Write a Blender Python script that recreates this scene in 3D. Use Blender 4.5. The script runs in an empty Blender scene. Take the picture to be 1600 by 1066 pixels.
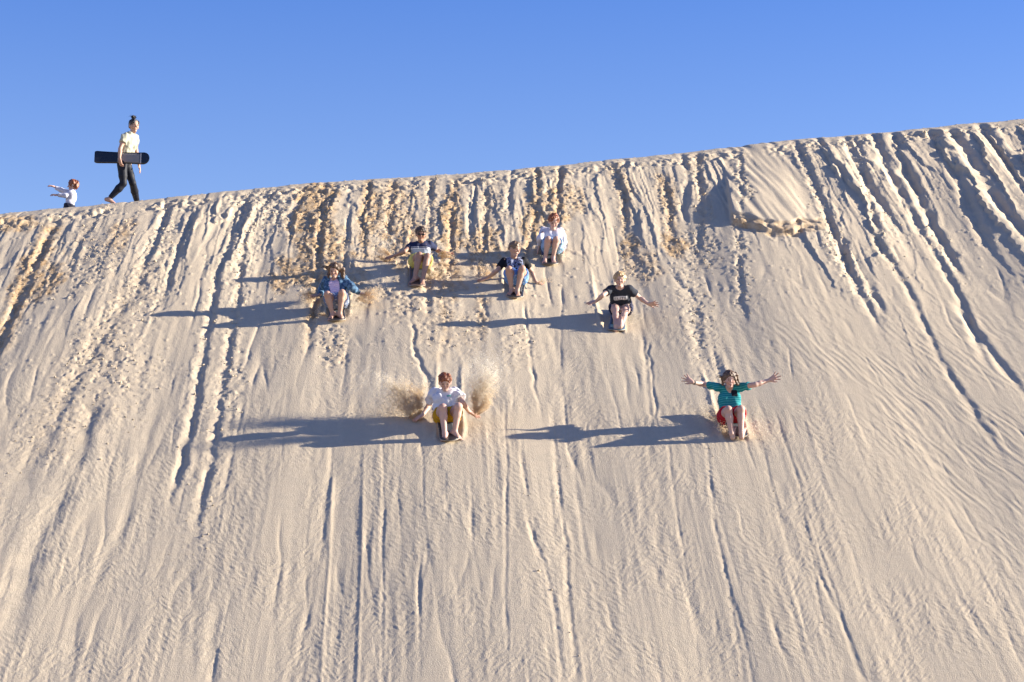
import bpy, math, random, time
import numpy as np
from mathutils import Vector, Matrix
T00 = time.time()
C = bpy.context.scene.collection
SC = bpy.context.scene

# ------------------------------------------------------------------ camera, sky, sun, exposure
F_PX, PITCH = 3600.0, math.radians(10.0)      # focal length in pixels of a 1600 px wide frame
CAM = np.array([0.0, 0.0, 1.65])
FWD = np.array([0, math.cos(PITCH), math.sin(PITCH)])
UPV = np.array([0, -math.sin(PITCH), math.cos(PITCH)])
RGT = np.array([1.0, 0, 0])
def ray(px, py):
    return RGT * (px - 800) / F_PX + UPV * (533 - py) / F_PX + FWD
# frame of the slip face: U runs up the slope, S along it, NRM out of it
U = ray(680, -900); U /= np.linalg.norm(U)
S = np.cross(U, [0, 0, 1.0]); S /= np.linalg.norm(S)
NRM = np.cross(S, U)
P0 = CAM + ray(800, 640) * (F_PX / 125.0)
def pl(px, py):
    """point (s, u) of the slip face seen at a pixel of the photograph"""
    r = ray(px, py)
    t = np.dot(P0 - CAM, NRM) / np.dot(r, NRM)
    q = CAM + r * t - P0
    return float(np.dot(q, S)), float(np.dot(q, U))
def su(s, u, n=0.0):
    return P0 + S * s + U * u + NRM * n

cam_d = bpy.data.cameras.new('camera'); cam = bpy.data.objects.new('camera', cam_d); C.objects.link(cam)
cam.location = CAM; cam.rotation_euler = (math.pi / 2 + PITCH, 0, 0)
cam_d.sensor_width = 36; cam_d.lens = F_PX / 1600 * 36; cam_d.clip_end = 12000; cam_d.clip_start = 0.1
SC.camera = cam

SUN = S * 4.15 + NRM * 1.0 + U * 0.85
SUN /= np.linalg.norm(SUN)
sun_el = math.asin(SUN[2]); sun_az = math.atan2(SUN[0], SUN[1])
w = bpy.data.worlds.new('World'); SC.world = w; w.use_nodes = True
nt = w.node_tree; nt.nodes.clear()
sky = nt.nodes.new('ShaderNodeTexSky'); sky.sky_type = 'NISHITA'; sky.sun_disc = False
sky.sun_elevation = sun_el; sky.sun_rotation = sun_az
sky.air_density = 1.0; sky.dust_density = 0.0; sky.ozone_density = 3.0; sky.altitude = 300
hsv = nt.nodes.new('ShaderNodeHueSaturation'); hsv.inputs['Saturation'].default_value = 1.0
bg = nt.nodes.new('ShaderNodeBackground'); bg.inputs[1].default_value = 0.07
wo = nt.nodes.new('ShaderNodeOutputWorld')
geo = nt.nodes.new('ShaderNodeTexCoord'); sep = nt.nodes.new('ShaderNodeSeparateXYZ'); nt.links.new(geo.outputs['Generated'], sep.inputs[0])
tr = nt.nodes.new('ShaderNodeMapRange'); tr.inputs[1].default_value = 0.18; tr.inputs[2].default_value = 0.38; nt.links.new(sep.outputs[2], tr.inputs[0])
tint = nt.nodes.new('ShaderNodeMix'); tint.data_type = 'RGBA'; tint.inputs[6].default_value = (1.12, .98, 1.07, 1); tint.inputs[7].default_value = (.33, .59, 1.15, 1)
nt.links.new(tr.outputs[0], tint.inputs[0])
mul = nt.nodes.new('ShaderNodeMix'); mul.data_type = 'RGBA'; mul.blend_type = 'MULTIPLY'; mul.inputs[0].default_value = 1; mul.clamp_result = False
nt.links.new(sky.outputs[0], hsv.inputs['Color']); nt.links.new(hsv.outputs[0], mul.inputs[6]); nt.links.new(tint.outputs[2], mul.inputs[7]); nt.links.new(mul.outputs[2], bg.inputs[0]); nt.links.new(bg.outputs[0], wo.inputs[0])
sd = bpy.data.lights.new('sun', 'SUN'); sun = bpy.data.objects.new('sun', sd); C.objects.link(sun)
sd.energy = 5.0; sd.angle = math.radians(0.55); sd.color = (1.0, 0.925, 0.79)
sun.rotation_euler = Vector(-SUN).to_track_quat('-Z', 'Y').to_euler()
sun.location = (30, 0, 30)
SC.view_settings.view_transform = 'Standard'; SC.view_settings.look = 'None'
SC.view_settings.gamma = 1; SC.view_settings.use_curve_mapping = False
SC.view_settings.exposure = 1.56
SC.render.engine = 'CYCLES'
SC.cycles.use_denoising = True
SC.cycles.max_bounces = 10; SC.cycles.diffuse_bounces = 8
print('sun el', math.degrees(sun_el), 'az', math.degrees(sun_az), 'slope', math.degrees(math.asin(U[2])))

# ------------------------------------------------------------------ noise helpers
def _h(ix, iy, seed):
    n = (ix.astype(np.int64) * 374761393 + iy.astype(np.int64) * 668265263 + seed * 1442695041) & 0xffffffff
    n = ((n ^ (n >> 13)) * 1274126177) & 0xffffffff
    n = (n ^ (n >> 16)) & 0xffffffff
    return n
def pn(x, y, seed=0):
    x = np.asarray(x, np.float32); y = np.asarray(y, np.float32)
    x, y = np.broadcast_arrays(x, y)
    ix = np.floor(x); iy = np.floor(y); fx = x - ix; fy = y - iy
    ix = ix.astype(np.int64); iy = iy.astype(np.int64)
    ux = fx * fx * fx * (fx * (fx * 6 - 15) + 10); uy = fy * fy * fy * (fy * (fy * 6 - 15) + 10)
    def g(dx, dy):
        a = (_h(ix + dx, iy + dy, seed) & 1023).astype(np.float32) * (2 * math.pi / 1024)
        return np.cos(a) * (fx - dx) + np.sin(a) * (fy - dy)
    a = g(0, 0); b = g(1, 0); c = g(0, 1); d = g(1, 1)
    return (a + (b - a) * ux + (c - a) * uy + (a - b - c + d) * ux * uy) * 1.5
def fbm(x, y, seed=0, o=3, gain=0.5):
    r = 0; a = 1.0; f = 1.0
    for k in range(o):
        r = r + a * pn(x * f, y * f, seed + 17 * k); a *= gain; f *= 2.03
    return r
def cell(x, y, seed=0, jit=0.9):
    """distance to nearest jittered point, and that point's random value"""
    ix = np.floor(x).astype(np.int64); iy = np.floor(y).astype(np.int64)
    best = np.full(np.shape(x), 9.0, np.float32); val = np.zeros(np.shape(x), np.float32)
    for dx in (-1, 0, 1):
        for dy in (-1, 0, 1):
            h = _h(ix + dx, iy + dy, seed)
            rx = ((h & 255).astype(np.float32) / 255 - .5) * jit + .5
            ry = (((h >> 8) & 255).astype(np.float32) / 255 - .5) * jit + .5
            d = np.hypot(ix + dx + rx - x, iy + dy + ry - y)
            m = d < best
            best = np.where(m, d, best); val = np.where(m, ((h >> 16) & 255) / 255.0, val)
    return best, val
def sst(a, b, x):
    t = np.clip((x - a) / (b - a), 0, 1); return t * t * (3 - 2 * t)

# ------------------------------------------------------------------ tags
def tag(o, label=None, cat=None, group=None, kind=None):
    if label: o['label'] = label
    if cat: o['category'] = cat
    if group: o['group'] = group
    if kind: o['kind'] = kind
    return o
def link(name, me, parent=None, mats=()):
    o = bpy.data.objects.new(name, me); C.objects.link(o)
    for m in mats: me.materials.append(m)
    if parent is not None:
        o.parent = parent
    return o
def empty(name, loc=(0, 0, 0)):
    o = bpy.data.objects.new(name, None); C.objects.link(o); o.location = loc; o.empty_display_size = .2
    return o
def mesh_np(name, V, Q, smooth=True):
    me = bpy.data.meshes.new(name)
    V = np.asarray(V, np.float32); Q = np.asarray(Q, np.int32); k = Q.shape[1]
    me.vertices.add(len(V)); me.vertices.foreach_set('co', V.ravel())
    me.loops.add(Q.size); me.loops.foreach_set('vertex_index', Q.ravel())
    me.polygons.add(len(Q)); me.polygons.foreach_set('loop_start', np.arange(0, Q.size, k, dtype=np.int32))
    me.polygons.foreach_set('loop_total', np.full(len(Q), k, np.int32))
    me.update(calc_edges=True)
    if smooth: me.polygons.foreach_set('use_smooth', np.ones(len(Q), bool))
    return me
def mat(name, col, rough=0.6, **kw):
    m = bpy.data.materials.new(name); m.use_nodes = True
    b = m.node_tree.nodes['Principled BSDF']
    b.inputs['Base Color'].default_value = (*col, 1); b.inputs['Roughness'].default_value = rough
    for k, v in kw.items(): b.inputs[k].default_value = v
    return m
# ------------------------------------------------------------------ the dune
crest_px = [(-900, 372), (-300, 350), (0, 333), (100, 323), (200, 314), (300, 303), (400, 293), (500, 284), (600, 278), (700, 271), (800, 263), (900, 254),
            (1000, 244), (1100, 234), (1200, 222), (1300, 212), (1400, 204), (1500, 194), (1600, 185), (1900, 158), (2500, 110)]
ROLL = 1.3                                     # metres over which the crest rounds off
_c = np.array([pl(*p) for p in crest_px])
CREST_OFF = -0.40
def crest(s):
    return np.interp(s, _c[:, 0], _c[:, 1]) + CREST_OFF + 0.035 * pn(s * 1.1, s * 0 + 3.3, 5) + 0.03 * pn(s * 3.1, s * 0 + 1.3, 6)
ALPHA = math.asin(U[2])
def base(s, u):
    """position of the undisturbed surface, and its normal's lean, at plane coordinates"""
    s = np.asarray(s, float); u = np.asarray(u, float)
    q = u - crest(s)
    qq = np.clip(q, 0, ROLL); k = (ALPHA + 0.02) / ROLL
    turn = k * qq                                # angle turned down from the face
    # integral of (cos turn, -sin turn)
    du = np.where(q > 0, np.sin(turn) / k, q); dn = np.where(q > 0, -(1 - np.cos(turn)) / k, 0)
    ext = np.clip(q - ROLL, 0, None)
    du = du + ext * np.cos(turn); dn = dn - ext * np.sin(turn)
    uu = crest(s) + du
    return uu, dn, turn

FOOT_U = pl(800, 1066)[1] - 4.2
# trails and grooves: pixel polyline of the photograph, depth, half width, roughness, ochre
TR = [
 ([(392,296),(372,350),(345,420),(320,540),(303,650),(268,775)], .048,.075,.8,0),
 ([(432,296),(405,330),(382,372),(372,470),(345,620),(330,720),(303,830)], .038,.075,1.2,0),
 ([(478,300),(455,335),(452,400)], .05,.08,.3,0),
 ([(508,288),(503,345),(500,380),(497,470),(480,540)], .07,.07,1.2,1),
 ([(85,352),(55,420),(15,505),(-20,580)], .065,.09,1.2,1),
 ([(150,345),(128,378),(110,430)], .03,.07,.8,.3),
 ([(265,320),(250,360),(232,410),(215,450)], .05,.08,.8,0),
 ([(300,345),(278,400),(262,450)], .045,.07,.9,0),
 ([(378,640),(366,690),(350,760)], .035,.05,.2,0),
 ([(232,420),(215,455),(180,500),(140,560),(90,650),(40,740)], .035,.16,1.6,.15),
 ([(245,640),(215,730),(190,830),(120,960),(90,1066)], .03,.10,.4,0),
 ([(170,560),(120,720),(50,870),(10,1010)], .035,.18,.3,0),
 ([(545,345),(540,400),(535,470)], .05,.05,.4,0),
 ([(578,282),(572,350),(565,430)], .045,.06,1.2,1),
 ([(615,285),(612,330),(606,380)], .035,.07,1.4,.9),
 ([(675,280),(672,330),(668,420),(672,520)], .045,.07,1.5,.35),
 ([(712,285),(706,340),(704,420),(700,470)], .045,.06,1.4,1),
 ([(745,280),(738,330),(733,400)], .04,.07,.5,0),
 ([(800,265),(795,330)], .03,.06,.5,0),
 ([(838,262),(842,310),(832,370),(820,430)], .05,.06,1.3,.9),
 ([(877,262),(872,330),(868,370)], .06,.07,1.2,.7),
 ([(762,300),(757,380),(745,450)], .04,.06,1.2,.6),
 ([(958,262),(976,300),(978,350),(985,380)], .055,.07,1.2,.6),
 ([(1040,280),(1046,330),(1052,380)], .045,.08,1.5,.7),
 ([(1068,245),(1075,285),(1068,330)], .06,.09,.4,0),
 ([(1092,245),(1096,300),(1100,340),(1088,390)], .045,.07,1.5,.2),
 ([(1157,240),(1160,290),(1157,345)], .035,.05,1.6,0),
 ([(1157,375),(1155,420),(1160,480)], .03,.07,1.3,0),
 ([(995,470),(1010,560),(1020,700)], .015,.05,.3,0),
 ([(1085,470),(1095,560),(1100,600)], .025,.10,1.8,0),
 ([(1245,222),(1262,262),(1290,330),(1325,420),(1368,500)], .045,.07,1.0,0),
 ([(1280,215),(1300,255),(1320,280)], .05,.07,.4,0),
 ([(1322,212),(1335,250),(1365,300),(1400,350)], .055,.09,.3,0),
 ([(1340,222),(1362,330),(1380,390),(1420,450)], .04,.07,.8,0),
 ([(1366,206),(1390,270),(1425,330),(1450,380)], .06,.09,.4,0),
 ([(1398,208),(1420,270),(1460,350),(1500,420)], .07,.09,.3,0),
 ([(1455,205),(1490,260),(1520,330),(1552,390)], .07,.10,.3,0),
 ([(1490,206),(1530,270),(1570,330),(1620,390)], .085,.12,.3,0),
 ([(1535,195),(1575,250),(1610,300)], .07,.11,.3,0),
 ([(1458,380),(1480,420),(1505,470),(1540,560)], .04,.07,.3,0),
 ([(1420,450),(1470,560),(1560,700)], .02,.06,.2,0),
 ([(1500,480),(1560,560),(1620,640)], .03,.07,.3,0),
 ([(598,690),(600,800),(597,1000),(598,1090)], .022,.03,.3,0),
 ([(655,900),(655,960)], .04,.04,.2,0),
 ([(660,700),(662,800),(668,860),(655,940),(656,1080)], .015,.03,.5,0),
 ([(735,740),(738,850),(755,950)], .018,.04,.5,0),
 ([(520,690),(502,860),(480,960),(450,1070)], .03,.05,.6,0),
 ([(790,640),(792,760),(790,860),(792,1080)], .025,.035,.5,0),
 ([(815,700),(830,830),(860,900)], .018,.035,.8,0),
 ([(865,650),(872,750),(884,850),(888,930),(905,1080)], .035,.045,.8,0),
 ([(893,700),(915,860)], .02,.05,.3,0),
 ([(820,800),(850,880),(868,960),(878,1080)], .025,.04,.8,0),
 ([(1045,690),(1055,790),(1072,890),(1082,970)], .018,.03,.2,0),
 ([(1105,700),(1118,830),(1140,930),(1165,1080)], .028,.04,.8,0),
 ([(1130,880),(1150,950),(1180,1080)], .022,.035,.5,0),
 ([(1190,690),(1215,800),(1240,880)], .018,.035,.8,0),
 ([(1228,690),(1258,790),(1300,920),(1325,1000),(1350,1080)], .022,.035,.3,0),
 ([(1280,900),(1310,960),(1345,1050)], .03,.04,.3,0),
 ([(1255,800),(1270,880),(1300,1060)], .015,.03,.8,0),
 ([(340,960),(335,1000),(332,1040)], .06,.08,.2,0),
 ([(650,560),(672,600)], .03,.05,.4,0),
 ([(640,470),(650,560)], .02,.04,.8,0),
 ([(680,420),(700,520),(690,560)], .02,.06,1.5,.5),
 ([(755,470),(750,520)], .02,.06,1.4,.6),
 ([(820,480),(835,600),(845,640)], .022,.035,.7,0),
 ([(1015,540),(1020,600),(1030,680)], .015,.03,.3,0),
 ([(1365,455),(1372,470)], .05,.06,.8,0),
 ([(1318,380),(1328,420)], .05,.06,.5,0),
]
# churned places: centre pixel, size in metres along and up the slope, strength, ochre
CH = [
 (490,330,.42,2.0,1,1),(500,400,.5,1.6,1,.9),(480,430,.6,.9,1,1),(575,340,.16,1.6,1,.9),(612,340,.5,1.8,1,.55),(640,390,.4,1.2,1,.75),
 (705,350,.22,1.8,1,1),(700,440,.3,1.0,.8,.75),(675,400,.5,1.8,.9,.15),(755,390,.4,1.3,1,.75),(835,350,.24,1.6,1,.9),(868,320,.25,1.0,1,.8),
 (895,310,.25,.9,1,.5),(775,330,.4,1.5,.6,.15),(975,290,.15,1.2,1,.45),(1040,300,.18,1.1,1,.6),(1052,380,.22,.7,1,.9),(985,380,.2,.6,.9,.9),(1005,410,.35,.9,.8,.5),
 (1090,390,.4,1.0,.8,.1),(1095,300,.16,1.6,.8,.2),(1158,290,.13,1.6,1,0),(1090,480,.35,1.9,.5,0),(1110,560,.22,1.5,.6,0),
 (50,420,.22,1.6,1,1),(75,445,.3,1.1,1,.8),(15,350,.5,.5,1,.7),(190,370,.25,1.0,1,.55),(160,410,.4,1.2,.9,.1),(130,430,.3,1.2,.8,.1),
 (150,590,.55,2.2,.9,.08),(110,650,.4,1.8,.9,.06),(230,470,.3,1.5,.7,.05),(255,385,.25,1.2,.8,.0),(420,330,.6,1.4,.9,.0),(375,400,.35,2.6,.5,0),
 (350,640,.22,2.4,.9,0),(320,760,.25,1.8,.9,0),(285,870,.3,1.4,.5,0),(205,610,.4,2,.5,0),(30,700,.3,1.5,.7,0),
 (520,545,.25,.9,.8,.2),(640,470,.35,1.0,.6,.3),(700,520,.5,1.0,.5,.3),(810,540,.3,1.0,.5,.1),(1310,400,.2,1.4,.8,0),(1350,450,.15,.9,.5,0),(1470,380,.2,1.8,.5,0),(1380,330,.2,1.5,.4,0),
 (545,440,.4,.6,.9,.6),(790,400,.35,.8,.8,.55),(560,465,.8,.35,.7,.4),
]
_ctr = pl(800, 640)
def surf(s, u):
    """height above the smooth face; also churn and ochre masks"""
    s = np.asarray(s, np.float32); u = np.asarray(u, np.float32)
    d = crest(s).astype(np.float32) - u                         # metres below the crest
    top = sst(7.0, 1.5, d); lowr = sst(5.5, 10.5, d)
    right = sst(4.6, 7.2, s + d * .22)
    left = sst(-2.5, -6, s)
    cf = sst(-.15, .75, d)                                       # gullies start a little below the crest
    hb = (.07 * pn(s / 2.3, u / 11, 1) + .035 * pn(s / .95 + .2, u / 7, 2) * (.4 + .6 * (1 - lowr))) * sst(-.6, 2.5, d); h = hb
    # gullies that lean away from the sun
    wob = (.08 * pn(s / .8, u / 3.2, 3) + .025 * pn(s / .3, u / 1.6, 4)) * (1 - .6 * lowr)
    s2 = s + wob
    def g(x):
        return pn(x / .42, u / 4.5, 11) + .55 * pn(x / .17, u / 3.6, 12) * (1 - .5 * lowr)
    g0 = g(s2); g1 = g(s2 + .11 * g0)
    amp = (.008 - .003 * lowr + .026 * top * (1 - .35 * left) + .020 * right * sst(9, 3, d)) * (.35 + .9 * np.clip(pn(s / .7, u / 2.4, 13) + .45, 0, 1.2))
    smooth_slab = np.zeros_like(h)
    # the slab of crusted sand with a broken lip
    e0, e1 = pl(1141, 345), pl(1128, 250); a0 = (e0[0] + (e1[0] - e0[0]) * (u - e0[1]) / (e1[1] - e0[1])).astype(np.float32); a1 = pl(1300, 340)[0]
    lipu = np.interp(s, [pl(x, y)[0] for x, y in [(1141,342),(1175,352),(1200,357),(1235,357),(1250,348),(1275,346),(1300,338)]],
                        [pl(x, y)[1] for x, y in [(1141,342),(1175,352),(1200,357),(1235,357),(1250,348),(1275,346),(1300,338)]])
    lipu = lipu + .10 * pn(s / .25, s * 0, 31)
    inside = sst(a0 - .012, a0 + .035, s + .02 * pn(u / .5, s * 0, 32)) * sst(a1 + .15, a1 - .5, s)
    slab = inside * sst(lipu - .02, lipu + .03, u) * sst(.5, 2.8, d)
    lip2 = sst(.5, 2.8, d) * inside * sst(lipu - .34 - .02, lipu - .34 + .05, u + .12 * pn(s / .22, s * 0 + 4, 33)) * sst(a1 - .15, a1 - .75, s)
    smooth_slab = inside * sst(lipu - .4, lipu, u)
    h += (.026 * slab + .085 * lip2) * (1 - .62 * sst(a0, a1, s))
    h += smooth_slab * .014 * pn((s + .12 * u) / .12, u / 1.8, 34)
    h += .55 * amp * (1 - .35 * sst(-5, -3, s) * sst(4, 2.5, s)) * g1 * (1 - .85 * smooth_slab) * cf * (1 - .45 * right)
    # slits: the face breaks in steps that turn from the sun
    for k, (sp, ln, am) in enumerate([(.52, 6.5, 1.0), (.21, 4.0, .5), (.11, 2.4, .28)]):
        x = s / sp + .9 * pn(s / (sp * 2.2), u / ln, 101 + k) + .5 * pn(s / (sp * .8), u / (ln * .35), 111 + k) + .10 * pn(s / .1, u / .22, 121 + k)
        f = x - np.floor(x)
        rnd = (_h(np.floor(x), np.floor(x) * 0, 131 + k) & 255).astype(np.float32) / 255
        gate = np.clip(pn(x * 0 + np.floor(x) * 7.3, u / (ln * .55), 141 + k) * 2.2 + rnd * .9 - .55 + .7 * top * (1 - .4 * left) + .6 * right, 0, 1.1)
        jump = (1 - f) ** 1.6 * sst(0, .07 if k == 0 else .12, f)
        midz = sst(-5, -3, s) * sst(4, 2.5, s)
        h += am * (.005 + .030 * top * (1 - .4 * left) * (1 - (.45 * midz if k == 0 else 0)) + .028 * right * sst(10, 3, d)) * gate * (.35 + .9 * rnd) * jump * (1 - .9 * smooth_slab) * (1 - .6 * lowr) * cf * (1 - (.7 * right if k else 0))
    # incisions: thin lines running down the face
    r = 1 - np.abs(pn((s + .03 * pn(s / .25, u / .7, 22)) / .33, u / 4.5, 21)) * 2.8
    h -= .012 * np.clip(r, 0, 1) ** 4 * np.clip(pn(s / .5, u / 1.3, 23) * 2 + .1, 0, 1) * (1 - smooth_slab) * (.5 + .5 * (1 - lowr))
    # slough fronts: small tongues
    tg = pn((s + .06 * pn(s / .4, u / 1.8, 42)) / .22, u / 2.2, 41)
    h += (.004 + .012 * top) * cf * np.clip(tg - .1, 0, 1) * (1 - smooth_slab) * sst(12, 7, d)
    # churn and ochre
    ch = np.zeros_like(h); oc = np.zeros_like(h)
    edge = .35 * fbm(s / .28, u / .55, 51, 3)
    for px, py, rs, ru, st, o in CH:
        cs, cu = pl(px, py)
        m = (np.abs(s - cs) < rs * 1.7) & (np.abs(u - cu) < ru * 1.7)
        if not m.any(): continue
        e = np.hypot((s[m] - cs) / rs, (u[m] - cu) / ru) + edge[m]
        v = sst(1.15, .55, e) * st
        ch[m] = np.maximum(ch[m], v); oc[m] = np.maximum(oc[m], v * o)
    for k, (pp, dep, wd, ro, o) in enumerate(TR):
        q = np.array([pl(*p) for p in pp]); q = q[np.argsort(q[:, 1])]
        m = (s > q[:, 0].min() - 1) & (s < q[:, 0].max() + 1) & (u > q[0, 1] - .6) & (u < q[-1, 1] + .6)
        if not m.any(): continue
        S_, U_ = s[m], u[m]
        c = np.interp(U_, q[:, 1], q[:, 0]) + (.018 if pp[0][1] > 560 else .035) * pn(U_ / (1.1 if pp[0][1] > 560 else .45), U_ * 0, 60 + k) + .012 * pn(U_ / .12, U_ * 0, 160 + k) * (.5 + ro)
        wv = wd * (1 + .35 * pn(U_ / .6, U_ * 0, 260 + k))
        x = (S_ - c) / (wv * (.6 if pp[0][1] > 560 else .85 if pp[0][0] > 1200 else .68))
        en = sst(q[0, 1] - .7, q[0, 1] + (1.6 if q[-1, 1] - q[0, 1] > 3 else .3), U_) * sst(q[-1, 1] + .5, q[-1, 1] - .2, U_)
        lowt = .19 if pp[0][1] > 560 else .84 if pp[0][0] > 1200 else .54
        dm = dep * lowt * np.clip(.85 + .5 * pn(U_ / .35, U_ * 0, 360 + k) + .7 * pn(U_ / 1.3, U_ * 0 + 5, 460 + k), .08, 1.6)
        ax = np.where(x > 0, x * 1.25, x * .8)
        h[m] += en * dm * (-np.exp(-ax ** 2) + .16 * np.exp(-((x - 1.7) / .8) ** 2) + .12 * np.exp(-((x + 2) / .9) ** 2))
        if ro > .7:
            v = np.exp(-(x / 2.4) ** 2) * en * np.clip(ro, 0, 1.3) * (.75 + .5 * edge[m] * 2)
            v = np.clip(v, 0, 1)
            ch[m] = np.maximum(ch[m], v); oc[m] = np.maximum(oc[m], v * o)
    # crest line trodden by feet
    ct = np.exp(-((d - .1) / .28) ** 2) * np.clip(pn(s / .6, s * 0, 71) * 1.5 + .75, 0, 1)
    ch = np.maximum(ch, ct * .9 * (1 - smooth_slab))
    ch = np.clip(ch, 0, 1) * (1 - .6 * lowr) * (1 - .25 * left)
    c1, v1 = cell(s / .085 + .4 * pn(s / .1, u / .1, 82), u / .10 + .4 * pn(s / .1, u / .1, 83), 81)
    c2, v2 = cell(s / .045, u / .06, 84)
    clod = .030 * (np.clip(.62 - c1, 0, 1)) * (v1 - .25) * 2.2 + .018 * (np.clip(.6 - c2, 0, 1)) * (v2 - .2) * 2
    pit = .020 * np.clip(.5 - c1, 0, 1) * (v1 < .45) * 2
    h += ch * (.32 * clod - 1.25 * pit + .010 * pn(s / .16, u / .22, 85)) * (1 - .35 * lowr)
    h += ct * (.050 * pn(s / .30, u / .3, 86) + .030 * pn(s / .09, u / .12, 88))
    lipm = inside * sst(lipu + .03, lipu - .02, u) * sst(lipu - .62, lipu - .42, u + .12 * pn(s / .22, s * 0 + 4, 33))
    h -= lipm * .05 * np.clip(pn(s / .17, u / .12, 35) + .1, 0, 1)
    oc = np.maximum(oc, lipm * .6)
    # scattered single clods elsewhere
    c3, v3 = cell(s / .16, u / .2, 87)
    h += .03 * np.clip(.22 - c3, 0, 1) * (v3 > .72) * sst(9, 5, d) * (1 - smooth_slab) * 2
    # combed fine relief of the lower face, and long wind ripples at lower right
    sgn = np.where(pn(s / .55, u / 5, 93) > 0, 1, -1)
    rip = pn((s * .85 + sgn * u * .62) / .027, (u * .8 - sgn * s * .6) / .12, 91) + .6 * pn((s + .5 * u) / .022, u / .06, 92)
    wr = sst(3.2, 4.6, s + (u * .30) - .2) * lowr
    cover = np.clip(.75 + 1.0 * pn(s / .6, u / 1.2, 94), .08, 1)
    h += .0040 * rip * cover * (.45 + .55 * lowr) * (1 - wr * .6) * (1 - smooth_slab * .8)
    h += .0022 * lowr * np.clip(.35 + 1.3 * pn(s / .45, u / 2.6, 306), 0, 1) * (pn((s + .02 * pn(s / .2, u / .8, 302)) / .075, u / 6, 303) + .6 * pn(s / .032, u / 3.5, 305)) + .004 * pn(s / .10, u / .8, 95) * cover * (1 - smooth_slab) * (.5 + .5 * (1 - wr))
    wx = (s + .28 * u + .05 * pn(s / .5, u / .7, 96))
    h += wr * .006 * pn(wx / .055, (u - .3 * s) / .55, 97) * np.clip(.7 + pn(s / .9, u / 1.1, 98), 0, 1)
    h = hb + (h - hb) * (.64 - .16 * lowr + .08 * right * (1 - lowr))
    for fx, fy in [(1150, 688), (702, 687), (958, 515), (803, 460), (860, 408), (652, 440), (527, 498)]:      # fresh furrows behind the boards
        fs, fu = pl(fx, fy); m = (np.abs(s - fs) < .6) & (u > fu - .1) & (u < fu + 3.2)
        if not m.any(): continue
        S_, U_ = s[m], u[m]; x = np.abs(S_ - fs - .03 * pn(U_ / .9, U_ * 0, 500 + fx)) / .125; e = sst(fu - .1, fu + .1, U_) * sst(fu + 3.2, fu + 1.2, U_)
        fl = sst(1.25, .8, x) * e
        h[m] = h[m] * (1 - .75 * fl) + hb[m] * .75 * fl - .010 * fl + .012 * e * np.exp(-((x - 1.3) / .22) ** 2) * (1 + .6 * pn(S_ / .05, U_ / .12, 501))
        ch[m] *= 1 - .8 * fl
    # one flat board trail at the bottom
    q = np.array([pl(545, 690), pl(540, 860), pl(528, 1090)]); q = q[np.argsort(q[:, 1])]
    x = np.abs(s - np.interp(u, q[:, 1], q[:, 0])) / .155
    fl = sst(1.2, .85, x) * sst(q[-1, 1] + .6, q[-1, 1] - 1.8, u)
    h = hb + (h - hb) * (1 - .9 * fl) - .002 * fl + .005 * np.exp(-((x - 1.15) / .13) ** 2) * sst(q[-1, 1] + .6, q[-1, 1] - 1.8, u)
    oc = np.clip(oc * (.55 + .9 * np.clip(pn(s / .09, u / .3, 99) + .45, 0, 1)), 0, 1)
    return h, ch, oc

def axis(fine0, fine1, step, out0, out1, grow=1.25):
    a = list(np.arange(fine0, fine1 + 1e-6, step))
    st = step * grow; x = a[-1]
    while x < out1: x += st; a.append(x); st = min(st * grow, 4.0)
    st = step * grow; x = a[0]; b = []
    while x > out0: x -= st; b.append(x); st = min(st * grow, 4.0)
    return np.array(b[::-1] + a)
def build_dune():
    sv = axis(-9.9, 9.9, .0168, -110, 110, 1.06)
    utop = crest(np.array([10.0]))[0]
    ub = pl(800, 1066)[1] - .3
    uv = axis(ub, float(utop) + .9, .0285, FOOT_U - 3, utop + 45)
    a, b = ub, float(utop) + .9; m = (uv >= a) & (uv <= b)       # rows a little closer together near the camera
    t = (uv[m] - a) / (b - a); uv[m] = a + (b - a) * (t - .22 * t * (1 - t))
    Sg, Ug = np.meshgrid(sv, uv)
    Sg = Sg * np.interp(Ug, [ub, float(utop) - 4.5, float(utop)], [.64, .93, 1.0])
    Sf, Uf = Sg.astype(np.float32), Ug.astype(np.float32)
    h, ch, oc = surf(Sf.ravel(), Uf.ravel())
    h = h.reshape(Sg.shape)
    uu, dn, turn = base(Sg, Ug)
    q = Ug - crest(Sg)
    h = h * sst(6, 1.0, q) * sst(12, 9.5, np.abs(Sg) * .8)  + .03 * pn(Sf / 1.1, Uf / .9, 7) * sst(.3, 1.5, q)
    # displace along the turned normal
    ct, st = np.cos(turn), np.sin(turn)
    du = h * st; dnn = dn + h * ct
    V = P0 + Sg[..., None] * S + (uu + du)[..., None] * U + dnn[..., None] * NRM
    # blend the foot into the flat ground
    z = V[..., 2]; g = -0.02
    V[..., 2] = np.where(z < g + 1.0, g + np.log1p(np.exp((z - g) / .18)) * .18 - .0, z)
    nu, ns = Sg.shape
    idx = np.arange(nu * ns).reshape(nu, ns)
    Q = np.stack([idx[:-1, :-1], idx[:-1, 1:], idx[1:, 1:], idx[1:, :-1]], -1).reshape(-1, 4)
    me = mesh_np('dune', V.reshape(-1, 3), Q)
    sf, uf = Sf.ravel(), Uf.ravel()
    stk = .5 + .5 * fbm(sf / .30, uf / 7, 301, 3) + .25 * pn(sf / .06, uf / 2.5, 304)
    for nm, a in (('churn', ch), ('ochre', oc), ('streak', stk)):
        at = me.attributes.new(nm, 'FLOAT', 'POINT'); at.data.foreach_set('value', a.astype(np.float32).ravel())
    print('dune', nu, ns, 'tris', len(Q) * 2, time.time() - T00)
    return me
def ground_z(s, u):
    return surf(np.array([s, s]), np.array([u, u]))[0][0]

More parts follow.
